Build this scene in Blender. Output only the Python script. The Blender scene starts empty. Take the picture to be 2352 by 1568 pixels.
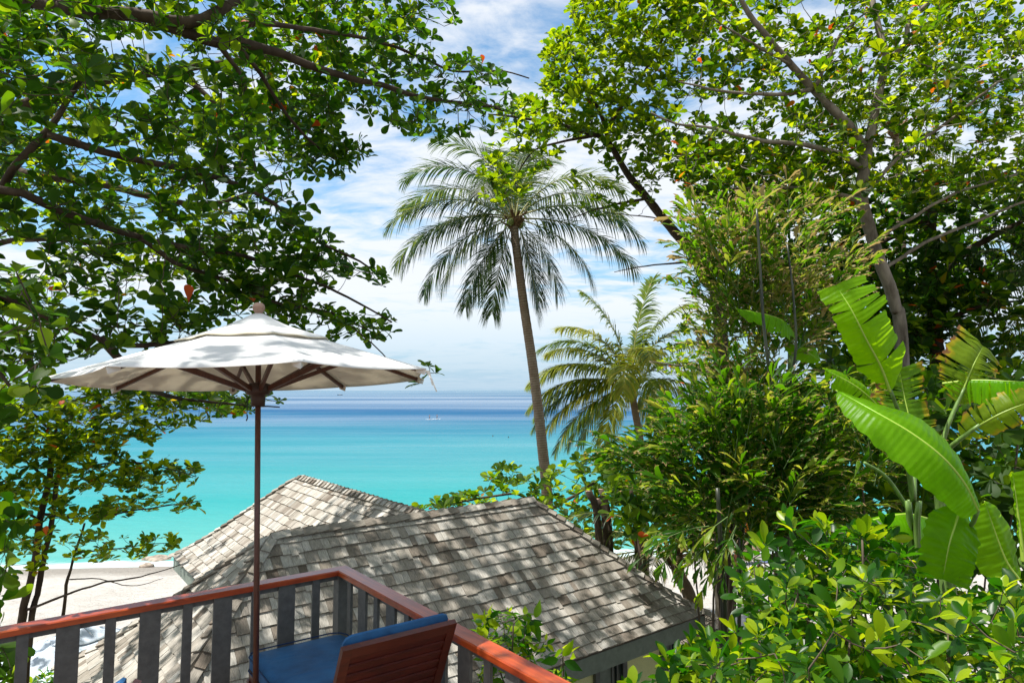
import bpy, math, random
import numpy as np
from mathutils import Vector, Matrix, Quaternion

random.seed(7)
RNG = np.random.RandomState(11)
SC = bpy.context.scene
COL = SC.collection
R = math.radians

# ------------------------------------------------------------------ camera, sky, sun, exposure
FPX = 1470.0                       # focal length in pixels of a 2352 px wide picture
TH = math.atan(112 / FPX)          # the camera looks slightly up
cam_d = bpy.data.cameras.new("camera")
cam = bpy.data.objects.new("camera", cam_d)
COL.objects.link(cam)
cam_d.sensor_width = 36
cam_d.lens = 36 * FPX / 2352
cam_d.clip_end = 30000
cam_d.clip_start = 0.05
cam.location = (0, 0, 0)
cam.rotation_euler = (R(90) + TH, 0, 0)
SC.camera = cam

SUN_EL, SUN_AZ = R(67), R(-100)     # azimuth from +Y towards +X
SUN_STRENGTH = 5.0
SKY_STRENGTH = 0.125
EXPOSURE = 0.72


def new_nodes(nt):
    nt.nodes.clear()
    return nt.nodes, nt.links


def N(nt, kind, **kw):
    n = nt.nodes.new(kind)
    for k, v in kw.items():
        if k.startswith("i_"):
            n.inputs[k[2:].replace("_", " ")].default_value = v
        else:
            setattr(n, k, v)
    return n


world = bpy.data.worlds.new("World")
SC.world = world
world.use_nodes = True
nt = world.node_tree
new_nodes(nt)
sky = N(nt, "ShaderNodeTexSky", sky_type="NISHITA", sun_disc=False, sun_elevation=SUN_EL,
        sun_rotation=SUN_AZ, air_density=1.0, dust_density=0.6, ozone_density=1.4, altitude=10)
tc = N(nt, "ShaderNodeTexCoord")
sep = N(nt, "ShaderNodeSeparateXYZ")
nt.links.new(tc.outputs["Generated"], sep.inputs[0])


def M(op, a, b=None, c=None, clamp=False, tree=None):
    t = tree or nt
    n = t.nodes.new("ShaderNodeMath")
    n.operation = op
    n.use_clamp = clamp
    for i, x in enumerate((a, b, c)):
        if x is None:
            continue
        if isinstance(x, (int, float)):
            n.inputs[i].default_value = x
        else:
            t.links.new(x, n.inputs[i])
    return n.outputs[0]


zc = M("ADD", M("MAXIMUM", sep.outputs[2], 0.0), 0.10)
cx = M("DIVIDE", sep.outputs[0], zc)
cy = M("DIVIDE", sep.outputs[1], zc)
comb = N(nt, "ShaderNodeCombineXYZ")
nt.links.new(cx, comb.inputs[0])
nt.links.new(cy, comb.inputs[1])
# broad sheets
mp1 = N(nt, "ShaderNodeMapping")
mp1.inputs["Location"].default_value = (1.7, 0.35, 0)
mp1.inputs["Scale"].default_value = (0.34, 0.55, 1)
nt.links.new(comb.outputs[0], mp1.inputs[0])
n1 = N(nt, "ShaderNodeTexNoise", i_Scale=1.0, i_Detail=9.0, i_Roughness=0.6, i_Distortion=0.35)
nt.links.new(mp1.outputs[0], n1.inputs["Vector"])
# small puffs / ripples
mp2 = N(nt, "ShaderNodeMapping")
mp2.inputs["Rotation"].default_value = (0, 0, 0.5)
mp2.inputs["Scale"].default_value = (2.2, 3.4, 1)
nt.links.new(comb.outputs[0], mp2.inputs[0])
n2 = N(nt, "ShaderNodeTexNoise", i_Scale=1.6, i_Detail=7.0, i_Roughness=0.62, i_Distortion=0.5)
nt.links.new(mp2.outputs[0], n2.inputs["Vector"])
dens = M("ADD", M("MULTIPLY", n1.outputs["Fac"], 1.0), M("MULTIPLY", M("SUBTRACT", n2.outputs["Fac"], 0.5), 0.42))
cmap = N(nt, "ShaderNodeMapRange", interpolation_type="SMOOTHSTEP")
cmap.inputs["From Min"].default_value = 0.37
cmap.inputs["From Max"].default_value = 0.56
nt.links.new(dens, cmap.inputs["Value"])
SKYN = dict(mp1=mp1, cmap=cmap)
# streaks of haze towards the horizon
hz = N(nt, "ShaderNodeMapRange", interpolation_type="SMOOTHSTEP")
hz.inputs["From Min"].default_value = 0.0
hz.inputs["From Max"].default_value = 0.30
hz.inputs["To Min"].default_value = 1.0
hz.inputs["To Max"].default_value = 0.0
nt.links.new(sep.outputs[2], hz.inputs["Value"])
bg1 = N(nt, "ShaderNodeBackground", i_Strength=SKY_STRENGTH)
hsv = N(nt, "ShaderNodeHueSaturation", i_Saturation=1.25, i_Value=1.0, i_Hue=0.488)
nt.links.new(sky.outputs[0], hsv.inputs["Color"])
nt.links.new(hsv.outputs[0], bg1.inputs["Color"])
bg2 = N(nt, "ShaderNodeBackground", i_Strength=0.64)
bg2.inputs["Color"].default_value = (0.93, 0.96, 1.0, 1)
bg3 = N(nt, "ShaderNodeBackground", i_Strength=0.52)
bg3.inputs["Color"].default_value = (0.50, 0.76, 1.0, 1)
mix1 = N(nt, "ShaderNodeMixShader")
nt.links.new(M("MULTIPLY", hz.outputs[0], 0.9), mix1.inputs[0])
nt.links.new(bg1.outputs[0], mix1.inputs[1])
nt.links.new(bg3.outputs[0], mix1.inputs[2])
mix2 = N(nt, "ShaderNodeMixShader")
fade = N(nt, "ShaderNodeMapRange", interpolation_type="SMOOTHSTEP")
fade.inputs["From Min"].default_value = 0.0
fade.inputs["From Max"].default_value = 0.16
fade.inputs["To Min"].default_value = 0.15
fade.inputs["To Max"].default_value = 0.93
nt.links.new(sep.outputs[2], fade.inputs["Value"])
nt.links.new(M("MULTIPLY", cmap.outputs[0], fade.outputs[0]), mix2.inputs[0])
nt.links.new(mix1.outputs[0], mix2.inputs[1])
nt.links.new(bg2.outputs[0], mix2.inputs[2])
wo = N(nt, "ShaderNodeOutputWorld")
nt.links.new(mix2.outputs[0], wo.inputs[0])

sun_d = bpy.data.lights.new("sun", "SUN")
sun_d.energy = SUN_STRENGTH
sun_d.angle = R(0.55)
sun_d.color = (1.0, 0.965, 0.91)
sun = bpy.data.objects.new("sun", sun_d)
COL.objects.link(sun)
sdir = Vector((math.sin(SUN_AZ) * math.cos(SUN_EL), math.cos(SUN_AZ) * math.cos(SUN_EL), math.sin(SUN_EL)))
sun.rotation_euler = sdir.to_track_quat("Z", "Y").to_euler()
sun.location = sdir * 40

SC.view_settings.view_transform = "Standard"
SC.view_settings.look = "None"
SC.view_settings.gamma = 1
SC.view_settings.use_curve_mapping = False
SC.view_settings.exposure = EXPOSURE
SC.render.engine = "CYCLES"
SC.cycles.max_bounces = 8
SC.cycles.transparent_max_bounces = 6
SC.cycles.caustics_reflective = False
SC.cycles.caustics_refractive = False
SC.cycles.sample_clamp_indirect = 4

# ------------------------------------------------------------------ measuring helpers
CT, ST = math.cos(TH), math.sin(TH)


def ray(u, v):
    a = (u - 1176) / FPX
    t = -(v - 784) / FPX
    return np.array([a, CT - t * ST, ST + t * CT])


def P(u, v, d):
    r = ray(u, v)
    return r / r[1] * d


def PZ(u, v, z):
    r = ray(u, v)
    return r / r[2] * z


def to_px(p):
    p = np.asarray(p, float)
    yc = p[..., 1] * CT + p[..., 2] * ST
    zc_ = -p[..., 1] * ST + p[..., 2] * CT
    yc = np.where(np.abs(yc) < 1e-4, 1e-4, yc)
    return 1176 + FPX * p[..., 0] / yc, 784 - FPX * zc_ / yc, yc


PHI = R(52)
E1 = np.array([math.sin(PHI), math.cos(PHI), 0.0])
E2 = np.array([-math.cos(PHI), math.sin(PHI), 0.0])
UP = np.array([0, 0, 1.0])


def nrm(v):
    v = np.asarray(v, float)
    l = np.linalg.norm(v)
    return v / l if l > 1e-9 else v


SEA = -11.3


def smooth(a, b, x):
    t = np.clip((x - a) / (b - a), 0, 1)
    return t * t * (3 - 2 * t)


def ground_z(x, y):
    x = np.asarray(x, float)
    y = np.asarray(y, float)
    z = -7.2 + 3.5 * smooth(9.5, 3.0, y) + 0.9 * smooth(1.0, 4.0, x) * smooth(12, 5, y)
    shore = 44.0 + 0.08 * x
    z = z + np.where(y > 13, -(y - 13) * (4.1 / (shore - 13)), 0)
    z = np.where(y > shore + 6, SEA - 0.8 - (y - shore - 6) * 0.03, z)
    z = z + 0.05 * np.sin(x * 0.9 + 1.3 * np.sin(y * 0.31)) * np.sin(y * 0.7) * smooth(42, 34, y) * smooth(8, 14, y)
    return z


# ------------------------------------------------------------------ object helpers
def tag(o, label=None, cat=None, group=None, kind=None):
    if label:
        o["label"] = label
    if cat:
        o["category"] = cat
    if group:
        o["group"] = group
    if kind:
        o["kind"] = kind
    return o


def empty(name, loc, label, cat, group=None, rot=(0, 0, 0)):
    o = bpy.data.objects.new(name, None)
    o.empty_display_size = 0.2
    o.location = loc
    o.rotation_euler = rot
    COL.objects.link(o)
    tag(o, label, cat, group)
    return o


class MB:
    """collects faces; attribute lc = (random tint, place along the leaf, side)"""

    def __init__(self):
        self.v, self.f, self.c = [], [], []
        self.n = 0
        self.sm = []

    def add(self, verts, faces, lc=None, smooth=False):
        verts = np.asarray(verts, float).reshape(-1, 3)
        self.v.append(verts)
        for f in faces:
            self.f.append([i + self.n for i in f])
            self.sm.append(smooth)
        if lc is None:
            lc = np.zeros((len(verts), 3))
        self.c.append(np.asarray(lc, float).reshape(-1, 3))
        self.n += len(verts)

    def box(self, c, size, ax=(1, 0, 0), ay=(0, 1, 0), az=(0, 0, 1), tint=0.0):
        c = np.asarray(c, float)
        ax, ay, az = (np.asarray(a, float) for a in (ax, ay, az))
        h = np.asarray(size, float) / 2
        vs = []
        for sx, sy, sz in ((-1, -1, -1), (1, -1, -1), (1, 1, -1), (-1, 1, -1), (-1, -1, 1), (1, -1, 1), (1, 1, 1), (-1, 1, 1)):
            vs.append(c + ax * h[0] * sx + ay * h[1] * sy + az * h[2] * sz)
        self.add(vs, ((0, 3, 2, 1), (4, 5, 6, 7), (0, 1, 5, 4), (1, 2, 6, 5), (2, 3, 7, 6), (3, 0, 4, 7)),
                 np.tile((tint, 0, 0), (8, 1)))

    def bar(self, a, b, w, h, up=(0, 0, 1), tint=0.0):
        a, b = np.asarray(a, float), np.asarray(b, float)
        d = nrm(b - a)
        s = np.cross(d, up)
        if np.linalg.norm(s) < 1e-4:
            s = np.cross(d, (0, 1, 0))
        s = nrm(s)
        u = np.cross(s, d)
        self.box((a + b) / 2, (np.linalg.norm(b - a), w, h), d, s, u, tint)

    def tube(self, pts, rad, sides=6, tint=0.0, cap=True, smooth=True):
        pts = np.asarray(pts, float)
        n = len(pts)
        rad = np.broadcast_to(np.asarray(rad, float), (n,))
        tg = np.gradient(pts, axis=0)
        tg /= np.linalg.norm(tg, axis=1)[:, None] + 1e-9
        ref = np.array([0, 0, 1.0]) if abs(tg[0][2]) < 0.9 else np.array([1.0, 0, 0])
        s = nrm(np.cross(tg[0], ref))
        vs = np.zeros((n, sides, 3))
        ang = np.arange(sides) * 2 * math.pi / sides
        for i in range(n):
            s = s - tg[i] * np.dot(s, tg[i])
            s = nrm(s)
            b = np.cross(tg[i], s)
            vs[i] = pts[i] + rad[i] * (np.cos(ang)[:, None] * s + np.sin(ang)[:, None] * b)
        fs = []
        for i in range(n - 1):
            for k in range(sides):
                k2 = (k + 1) % sides
                fs.append((i * sides + k, i * sides + k2, (i + 1) * sides + k2, (i + 1) * sides + k))
        if cap:
            fs.append(tuple(range(sides))[::-1])
            fs.append(tuple((n - 1) * sides + k for k in range(sides)))
        lc = np.zeros((n * sides, 3))
        lc[:, 0] = tint
        lc[:, 1] = np.repeat(np.linspace(0, 1, n), sides)
        self.add(vs.reshape(-1, 3), fs, lc, smooth)

    def lathe(self, prof, c, sides=20, axis_rot=None, tint=0.0):
        prof = np.asarray(prof, float)
        ang = np.arange(sides) * 2 * math.pi / sides
        n = len(prof)
        vs = np.zeros((n, sides, 3))
        for i, (r, z) in enumerate(prof):
            vs[i, :, 0] = r * np.cos(ang)
            vs[i, :, 1] = r * np.sin(ang)
            vs[i, :, 2] = z
        vs = vs.reshape(-1, 3)
        if axis_rot is not None:
            vs = vs @ np.array(axis_rot).T
        vs = vs + np.asarray(c, float)
        fs = []
        for i in range(n - 1):
            for k in range(sides):
                k2 = (k + 1) % sides
                fs.append((i * sides + k, i * sides + k2, (i + 1) * sides + k2, (i + 1) * sides + k))
        fs.append(tuple(range(sides))[::-1])
        fs.append(tuple((n - 1) * sides + k for k in range(sides)))
        self.add(vs, fs, np.tile((tint, 0, 0), (n * sides, 1)), True)

    def mesh(self, name):
        me = bpy.data.meshes.new(name)
        V = np.concatenate(self.v) if self.v else np.zeros((0, 3))
        C = np.concatenate(self.c) if self.c else np.zeros((0, 3))
        make_mesh(me, V, self.f, C, np.array(self.sm))
        return me

    def build(self, name, mat, parent=None, **kw):
        return link(name, self.mesh(name), mat, parent, **kw)


def make_mesh(me, V, faces, C, sm):
    counts = np.fromiter((len(f) for f in faces), dtype=np.int32, count=len(faces))
    flat = np.fromiter((i for f in faces for i in f), dtype=np.int32, count=int(counts.sum()))
    fill_mesh(me, V, flat, counts, C, sm)


def fill_mesh(me, V, flat, counts, C, sm):
    me.vertices.add(len(V))
    me.vertices.foreach_set("co", np.ascontiguousarray(V, dtype=np.float32).ravel())
    me.loops.add(len(flat))
    me.loops.foreach_set("vertex_index", flat.astype(np.int32))
    me.polygons.add(len(counts))
    starts = np.concatenate(([0], np.cumsum(counts)[:-1])).astype(np.int32)
    me.polygons.foreach_set("loop_start", starts)
    me.polygons.foreach_set("loop_total", counts.astype(np.int32))
    me.polygons.foreach_set("use_smooth", np.asarray(sm, dtype=bool))
    a = me.attributes.new("lc", "FLOAT_VECTOR", "POINT")
    a.data.foreach_set("vector", np.ascontiguousarray(C, dtype=np.float32).ravel())
    me.update(calc_edges=True)
    me.validate()


def link(name, me, mat, parent=None, matrix=None, label=None, cat=None, group=None, kind=None):
    if mat is not None and len(me.materials) == 0:
        me.materials.append(mat)
    o = bpy.data.objects.new(name, me)
    COL.objects.link(o)
    if parent is not None:
        o.parent = parent
        # meshes are written in world coordinates: undo the place of the parent
        o.matrix_parent_inverse = INV(parent)
    if matrix is not None:
        o.matrix_basis = matrix
    tag(o, label, cat, group, kind)
    return o


_inv = {}


def WM(o):
    if o is None:
        return Matrix.Identity(4)
    m = Matrix.LocRotScale(o.location, o.rotation_euler, o.scale)
    if o.parent is not None:
        m = WM(o.parent) @ o.matrix_parent_inverse @ m
    return m


def INV(o):
    if o.name not in _inv:
        _inv[o.name] = WM(o).inverted()
    return _inv[o.name]


def thing(name, loc, label, cat, group=None):
    o = empty(name, tuple(loc), label, cat, group)
    return o


# ------------------------------------------------------------------ materials
def mat_new(name):
    m = bpy.data.materials.new(name)
    m.use_nodes = True
    t = m.node_tree
    t.nodes.clear()
    out = t.nodes.new("ShaderNodeOutputMaterial")
    return m, t, out


def principled(t, color=None, rough=0.5, spec=0.5, metal=0.0, coat=0.0):
    p = t.nodes.new("ShaderNodeBsdfPrincipled")
    if color is not None:
        p.inputs["Base Color"].default_value = (*color, 1)
    p.inputs["Roughness"].default_value = rough
    p.inputs["Specular IOR Level"].default_value = spec
    p.inputs["Metallic"].default_value = metal
    p.inputs["Coat Weight"].default_value = coat
    return p


def ramp(t, fac, stops, interp="LINEAR"):
    r = t.nodes.new("ShaderNodeValToRGB")
    r.color_ramp.interpolation = interp
    els = r.color_ramp.elements
    while len(els) < len(stops):
        els.new(0.5)
    for e, (p, c) in zip(els, stops):
        e.position = p
        e.color = (*c, 1)
    if fac is not None:
        t.links.new(fac, r.inputs[0])
    return r.outputs[0]


def tint_val(t):
    """per piece random 0..1: attribute tint plus the object's own random"""
    at = t.nodes.new("ShaderNodeAttribute")
    at.attribute_name = "lc"
    s = t.nodes.new("ShaderNodeSeparateXYZ")
    t.links.new(at.outputs["Vector"], s.inputs[0])
    oi = t.nodes.new("ShaderNodeObjectInfo")
    return M("FRACT", M("ADD", s.outputs[0], oi.outputs["Random"], tree=t), tree=t), s.outputs[1], s.outputs[2]


def noise(t, scale, detail=4, rough=0.55, vec=None, dist=0.0):
    n = t.nodes.new("ShaderNodeTexNoise")
    n.inputs["Scale"].default_value = scale
    n.inputs["Detail"].default_value = detail
    n.inputs["Roughness"].default_value = rough
    n.inputs["Distortion"].default_value = dist
    if vec is not None:
        t.links.new(vec, n.inputs["Vector"])
    return n.outputs["Fac"]


def mapping(t, scale=(1, 1, 1), rot=(0, 0, 0), loc=(0, 0, 0), src="Object"):
    c = t.nodes.new("ShaderNodeTexCoord")
    m = t.nodes.new("ShaderNodeMapping")
    m.inputs["Scale"].default_value = scale
    m.inputs["Rotation"].default_value = rot
    m.inputs["Location"].default_value = loc
    if src == "World":
        g = t.nodes.new("ShaderNodeNewGeometry")
        t.links.new(g.outputs["Position"], m.inputs[0])
    else:
        t.links.new(c.outputs[src], m.inputs[0])
    return m.outputs[0]


def bump(t, h, strength=0.3, dist=0.01, nodes_to=()):
    b = t.nodes.new("ShaderNodeBump")
    b.inputs["Strength"].default_value = strength
    b.inputs["Distance"].default_value = dist
    t.links.new(h, b.inputs["Height"])
    for n in nodes_to:
        t.links.new(b.outputs[0], n.inputs["Normal"])
    return b.outputs[0]


def mixc(t, fac, a, b, mode="MIX"):
    m = t.nodes.new("ShaderNodeMix")
    m.data_type = "RGBA"
    m.blend_type = mode
    for sock, val in ((0, fac), (6, a), (7, b)):
        if isinstance(val, (int, float)):
            m.inputs[sock].default_value = val
        elif isinstance(val, tuple):
            m.inputs[sock].default_value = (*val, 1)
        else:
            t.links.new(val, m.inputs[sock])
    return m.outputs[2]


def leaf_material(name, stops, trans, trans_w=0.45, rough=0.38, tip=None, vein=0.0, edge=None, spec=0.14, red=False):
    """stops: tint ramp of the upper face; trans: transmitted colour ramp"""
    m, t, out = mat_new(name)
    tv, along, side = tint_val(t)
    colr = ramp(t, tv, stops)
    tr = ramp(t, tv, trans)
    if tip is not None:
        # dry tips and edges: part of the leaf itself
        nz = noise(t, 9.0, 3, 0.6, mapping(t, (1, 1, 1)))
        f = t.nodes.new("ShaderNodeMapRange")
        f.inputs["From Min"].default_value = tip[1]
        f.inputs["From Max"].default_value = tip[1] + 0.12
        t.links.new(M("ADD", along, M("MULTIPLY", M("SUBTRACT", nz, 0.5, tree=t), 0.55, tree=t), tree=t), f.inputs["Value"])
        f.clamp = True
        colr = mixc(t, f.outputs[0], colr, tip[0])
        tr = mixc(t, f.outputs[0], tr, tip[2])
    if edge is not None:
        nz = noise(t, 7.0, 4, 0.65, mapping(t, (1, 1, 1)))
        f = t.nodes.new("ShaderNodeMapRange")
        f.inputs["From Min"].default_value = edge[1]
        f.inputs["From Max"].default_value = edge[1] + 0.10
        f.clamp = True
        t.links.new(M("ADD", side, M("MULTIPLY", M("SUBTRACT", nz, 0.5, tree=t), 0.9, tree=t), tree=t), f.inputs["Value"])
        f2 = t.nodes.new("ShaderNodeMapRange")
        f2.inputs["From Min"].default_value = edge[1] - 0.22
        f2.inputs["From Max"].default_value = edge[1]
        f2.clamp = True
        t.links.new(M("ADD", side, M("MULTIPLY", M("SUBTRACT", nz, 0.5, tree=t), 0.9, tree=t), tree=t), f2.inputs["Value"])
        colr = mixc(t, f2.outputs[0], colr, (0.42, 0.34, 0.02))
        tr = mixc(t, f2.outputs[0], tr, (0.75, 0.55, 0.02))
        colr = mixc(t, f.outputs[0], colr, edge[0])
        tr = mixc(t, f.outputs[0], tr, edge[2])
    p = principled(t, None, rough, spec)
    t.links.new(colr, p.inputs["Base Color"])
    tl = t.nodes.new("ShaderNodeBsdfTranslucent")
    t.links.new(tr, tl.inputs["Color"])
    if vein:
        w = t.nodes.new("ShaderNodeMath")
        w.operation = "SINE"
        t.links.new(M("MULTIPLY", along, vein, tree=t), w.inputs[0])
        bump(t, w.outputs[0], 0.25, 0.006, (p, tl))
    mx = t.nodes.new("ShaderNodeMixShader")
    mx.inputs[0].default_value = trans_w
    t.links.new(p.outputs[0], mx.inputs[1])
    t.links.new(tl.outputs[0], mx.inputs[2])
    t.links.new(mx.outputs[0], out.inputs[0])
    return m


MATS = {}
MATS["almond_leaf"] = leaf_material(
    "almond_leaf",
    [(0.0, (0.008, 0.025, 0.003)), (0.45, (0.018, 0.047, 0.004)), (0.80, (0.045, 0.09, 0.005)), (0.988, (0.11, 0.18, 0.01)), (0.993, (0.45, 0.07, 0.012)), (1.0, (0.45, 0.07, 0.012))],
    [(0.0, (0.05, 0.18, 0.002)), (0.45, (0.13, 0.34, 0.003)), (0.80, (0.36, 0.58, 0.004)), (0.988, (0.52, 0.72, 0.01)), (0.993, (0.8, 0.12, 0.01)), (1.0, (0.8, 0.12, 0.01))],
    0.36, 0.5)  # old dark leaves, darkened further so the colour carries shade inside the crowns
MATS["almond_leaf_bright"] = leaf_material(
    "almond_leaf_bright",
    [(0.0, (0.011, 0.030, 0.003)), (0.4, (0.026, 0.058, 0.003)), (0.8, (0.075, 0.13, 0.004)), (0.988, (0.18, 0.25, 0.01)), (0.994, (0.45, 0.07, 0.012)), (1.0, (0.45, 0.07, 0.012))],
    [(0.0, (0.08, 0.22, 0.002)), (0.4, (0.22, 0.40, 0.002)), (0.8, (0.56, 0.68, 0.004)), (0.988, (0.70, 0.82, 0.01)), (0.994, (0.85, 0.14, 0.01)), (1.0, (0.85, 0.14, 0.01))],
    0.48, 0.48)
MATS["shrub_leaf"] = leaf_material(
    "shrub_leaf",
    [(0.0, (0.008, 0.035, 0.003)), (0.5, (0.02, 0.075, 0.004)), (0.70, (0.09, 0.19, 0.006)), (1.0, (0.27, 0.36, 0.01))],
    [(0.0, (0.04, 0.22, 0.002)), (0.5, (0.10, 0.36, 0.003)), (0.70, (0.40, 0.66, 0.005)), (1.0, (0.78, 0.84, 0.01))],
    0.45, 0.32, spec=0.25)
MATS["fishtail_leaf"] = leaf_material(
    "fishtail_leaf",
    [(0.0, (0.012, 0.045, 0.004)), (0.5, (0.03, 0.09, 0.005)), (0.8, (0.09, 0.18, 0.008)), (1.0, (0.22, 0.26, 0.03))],
    [(0.0, (0.07, 0.26, 0.003)), (0.5, (0.18, 0.44, 0.004)), (0.8, (0.52, 0.74, 0.01)), (1.0, (0.7, 0.66, 0.06))],
    0.42, 0.32, tip=((0.34, 0.22, 0.11), 0.86, (0.5, 0.3, 0.12)))
MATS["fishtail_leaf_dry"] = leaf_material(
    "fishtail_leaf_dry",
    [(0.0, (0.018, 0.06, 0.004)), (0.5, (0.06, 0.12, 0.007)), (0.8, (0.17, 0.19, 0.03)), (1.0, (0.40, 0.29, 0.14))],
    [(0.0, (0.16, 0.45, 0.005)), (0.5, (0.34, 0.58, 0.01)), (0.8, (0.5, 0.55, 0.05)), (1.0, (0.55, 0.38, 0.14))],
    0.42, 0.4, tip=((0.42, 0.29, 0.17), 0.76, (0.5, 0.32, 0.16)))
MATS["palm_leaf"] = leaf_material(
    "palm_leaf",
    [(0.0, (0.018, 0.036, 0.012)), (0.6, (0.035, 0.065, 0.014)), (1.0, (0.10, 0.12, 0.025))],
    [(0.0, (0.05, 0.12, 0.015)), (0.6, (0.11, 0.20, 0.02)), (1.0, (0.38, 0.42, 0.04))],
    0.34, 0.5, spec=0.3)
MATS["palm_leaf_yellow"] = leaf_material(
    "palm_leaf_yellow",
    [(0.0, (0.05, 0.10, 0.01)), (0.6, (0.16, 0.21, 0.015)), (1.0, (0.38, 0.33, 0.03))],
    [(0.0, (0.10, 0.22, 0.015)), (0.6, (0.32, 0.42, 0.015)), (1.0, (0.68, 0.56, 0.03))],
    0.40, 0.5, spec=0.3)
MATS["banana_leaf"] = leaf_material(
    "banana_leaf",
    [(0.0, (0.10, 0.26, 0.004)), (1.0, (0.15, 0.32, 0.005))],
    [(0.0, (0.40, 0.86, 0.002)), (1.0, (0.55, 0.95, 0.003))],
    0.58, 0.34, vein=260.0)
MATS["banana_leaf_dry"] = leaf_material(
    "banana_leaf_dry",
    [(0.0, (0.09, 0.20, 0.01)), (1.0, (0.16, 0.24, 0.015))],
    [(0.0, (0.36, 0.62, 0.01)), (1.0, (0.55, 0.68, 0.02))],
    0.50, 0.38, vein=220.0, edge=((0.22, 0.11, 0.05), 0.92, (0.35, 0.16, 0.05)))


def simple(name, color, rough=0.6, spec=0.4, nscale=None, namp=0.15, bstr=0.0, bscale=40, stretch=(1, 1, 1), coat=0.0, metal=0.0):
    m, t, out = mat_new(name)
    p = principled(t, color, rough, spec, metal, coat)
    mp = mapping(t, stretch)
    tv, _, _ = tint_val(t)
    base = None
    if nscale:
        nz = noise(t, nscale, 5, 0.6, mp)
        dark = tuple(c * (1 - namp * 2) for c in color)
        light = tuple(min(1, c * (1 + namp * 1.4)) for c in color)
        base = ramp(t, nz, [(0.3, dark), (0.7, light)])
        t.links.new(base, p.inputs["Base Color"])
    if bstr:
        bump(t, noise(t, bscale, 4, 0.6, mp), bstr, 0.01, (p,))
    t.links.new(p.outputs[0], out.inputs[0])
    return m


def bark_material(name, a, b, scale=6.0, rings=0.0):
    m, t, out = mat_new(name)
    p = principled(t, None, 0.85, 0.2)
    mp = mapping(t, (1, 1, 0.35), src="World")
    n_ = noise(t, scale, 6, 0.65, mp, 0.4)
    n2_ = noise(t, scale * 0.25, 3, 0.5, mp)
    f = M("ADD", M("MULTIPLY", n_, 0.7, tree=t), M("MULTIPLY", n2_, 0.45, tree=t), tree=t)
    t.links.new(ramp(t, f, [(0.35, a), (0.72, b)]), p.inputs["Base Color"])
    bump(t, n_, 0.7, 0.02, (p,))
    t.links.new(p.outputs[0], out.inputs[0])
    return m


MATS["bark_dark"] = bark_material("bark_dark", (0.022, 0.014, 0.009), (0.09, 0.066, 0.046))
MATS["bark_grey"] = bark_material("bark_grey", (0.05, 0.036, 0.024), (0.27, 0.23, 0.185), 7.0)
MATS["twig"] = simple("twig_bark", (0.11, 0.085, 0.06), 0.8, 0.2)
MATS["twig_green"] = simple("green_stem", (0.10, 0.16, 0.04), 0.5, 0.4)
MATS["bamboo_stem"] = simple("cane_stem", (0.03, 0.036, 0.018), 0.4, 0.5, 3.0, 0.35, stretch=(4, 4, 0.5))
for nm_ in ("banana_leaf", "banana_leaf_dry"):
    t = MATS[nm_].node_tree
    pr_ = [n for n in t.nodes if n.type == "BSDF_PRINCIPLED"][0]
    tr_ = [n for n in t.nodes if n.type == "BSDF_TRANSLUCENT"][0]
    bl = noise(t, 5.0, 6, 0.7, mapping(t, (1, 1, 1)), 0.8)
    sp = noise(t, 38.0, 3, 0.6, mapping(t, (1, 1, 1)))
    for node, sock in ((pr_, "Base Color"), (tr_, "Color")):
        src = node.inputs[sock].links[0].from_socket
        c1 = mixc(t, 0.75, src, ramp(t, bl, [(0.32, (0.62, 0.66, 0.55)), (0.62, (1.05, 1.0, 1.0))]), "MULTIPLY")
        c2 = mixc(t, ramp(t, sp, [(0.70, (0, 0, 0)), (0.76, (1, 1, 1))]), c1, (0.16, 0.09, 0.03))
        t.links.new(c2, node.inputs[sock])
MATS["banana_stem"] = simple("banana_stem", (0.13, 0.22, 0.05), 0.4, 0.5, 4.0, 0.25, stretch=(6, 6, 1))
MATS["midrib"] = simple("banana_midrib", (0.30, 0.42, 0.05), 0.4, 0.5)
MATS["palm_rachis"] = simple("palm_rachis", (0.28, 0.27, 0.08), 0.45, 0.5)
MATS["palm_fibre"] = simple("palm_fibre", (0.16, 0.10, 0.055), 0.9, 0.1, 20, 0.35, 0.6, 60)
MATS["coconut"] = simple("coconut_husk", (0.16, 0.20, 0.04), 0.45, 0.5, 8, 0.2)

# palm trunk with ring scars
m, t, out = mat_new("palm_trunk")
p = principled(t, None, 0.85, 0.2)
tv, along, side = tint_val(t)
nz = noise(t, 5.0, 5, 0.6, mapping(t, (1, 1, 1), src="World"))
n3 = noise(t, 0.6, 2, 0.5, mapping(t, (1, 1, 1), src="World"))
wv = t.nodes.new("ShaderNodeMath")
wv.operation = "SINE"
t.links.new(M("ADD", M("MULTIPLY", along, 1100.0, tree=t), M("MULTIPLY", nz, 3.0, tree=t), tree=t), wv.inputs[0])
f = M("ADD", M("MULTIPLY", M("ADD", wv.outputs[0], 1.0, tree=t), 0.13, tree=t), M("MULTIPLY", nz, 0.65, tree=t), tree=t)
c1 = ramp(t, f, [(0.25, (0.10, 0.075, 0.055)), (0.8, (0.34, 0.30, 0.25))])
t.links.new(mixc(t, M("MULTIPLY", n3, 0.45, tree=t), c1, (0.34, 0.19, 0.10), "MIX"), p.inputs["Base Color"])
bump(t, f, 0.6, 0.03, (p,))
t.links.new(p.outputs[0], out.inputs[0])
MATS["palm_trunk"] = m

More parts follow.
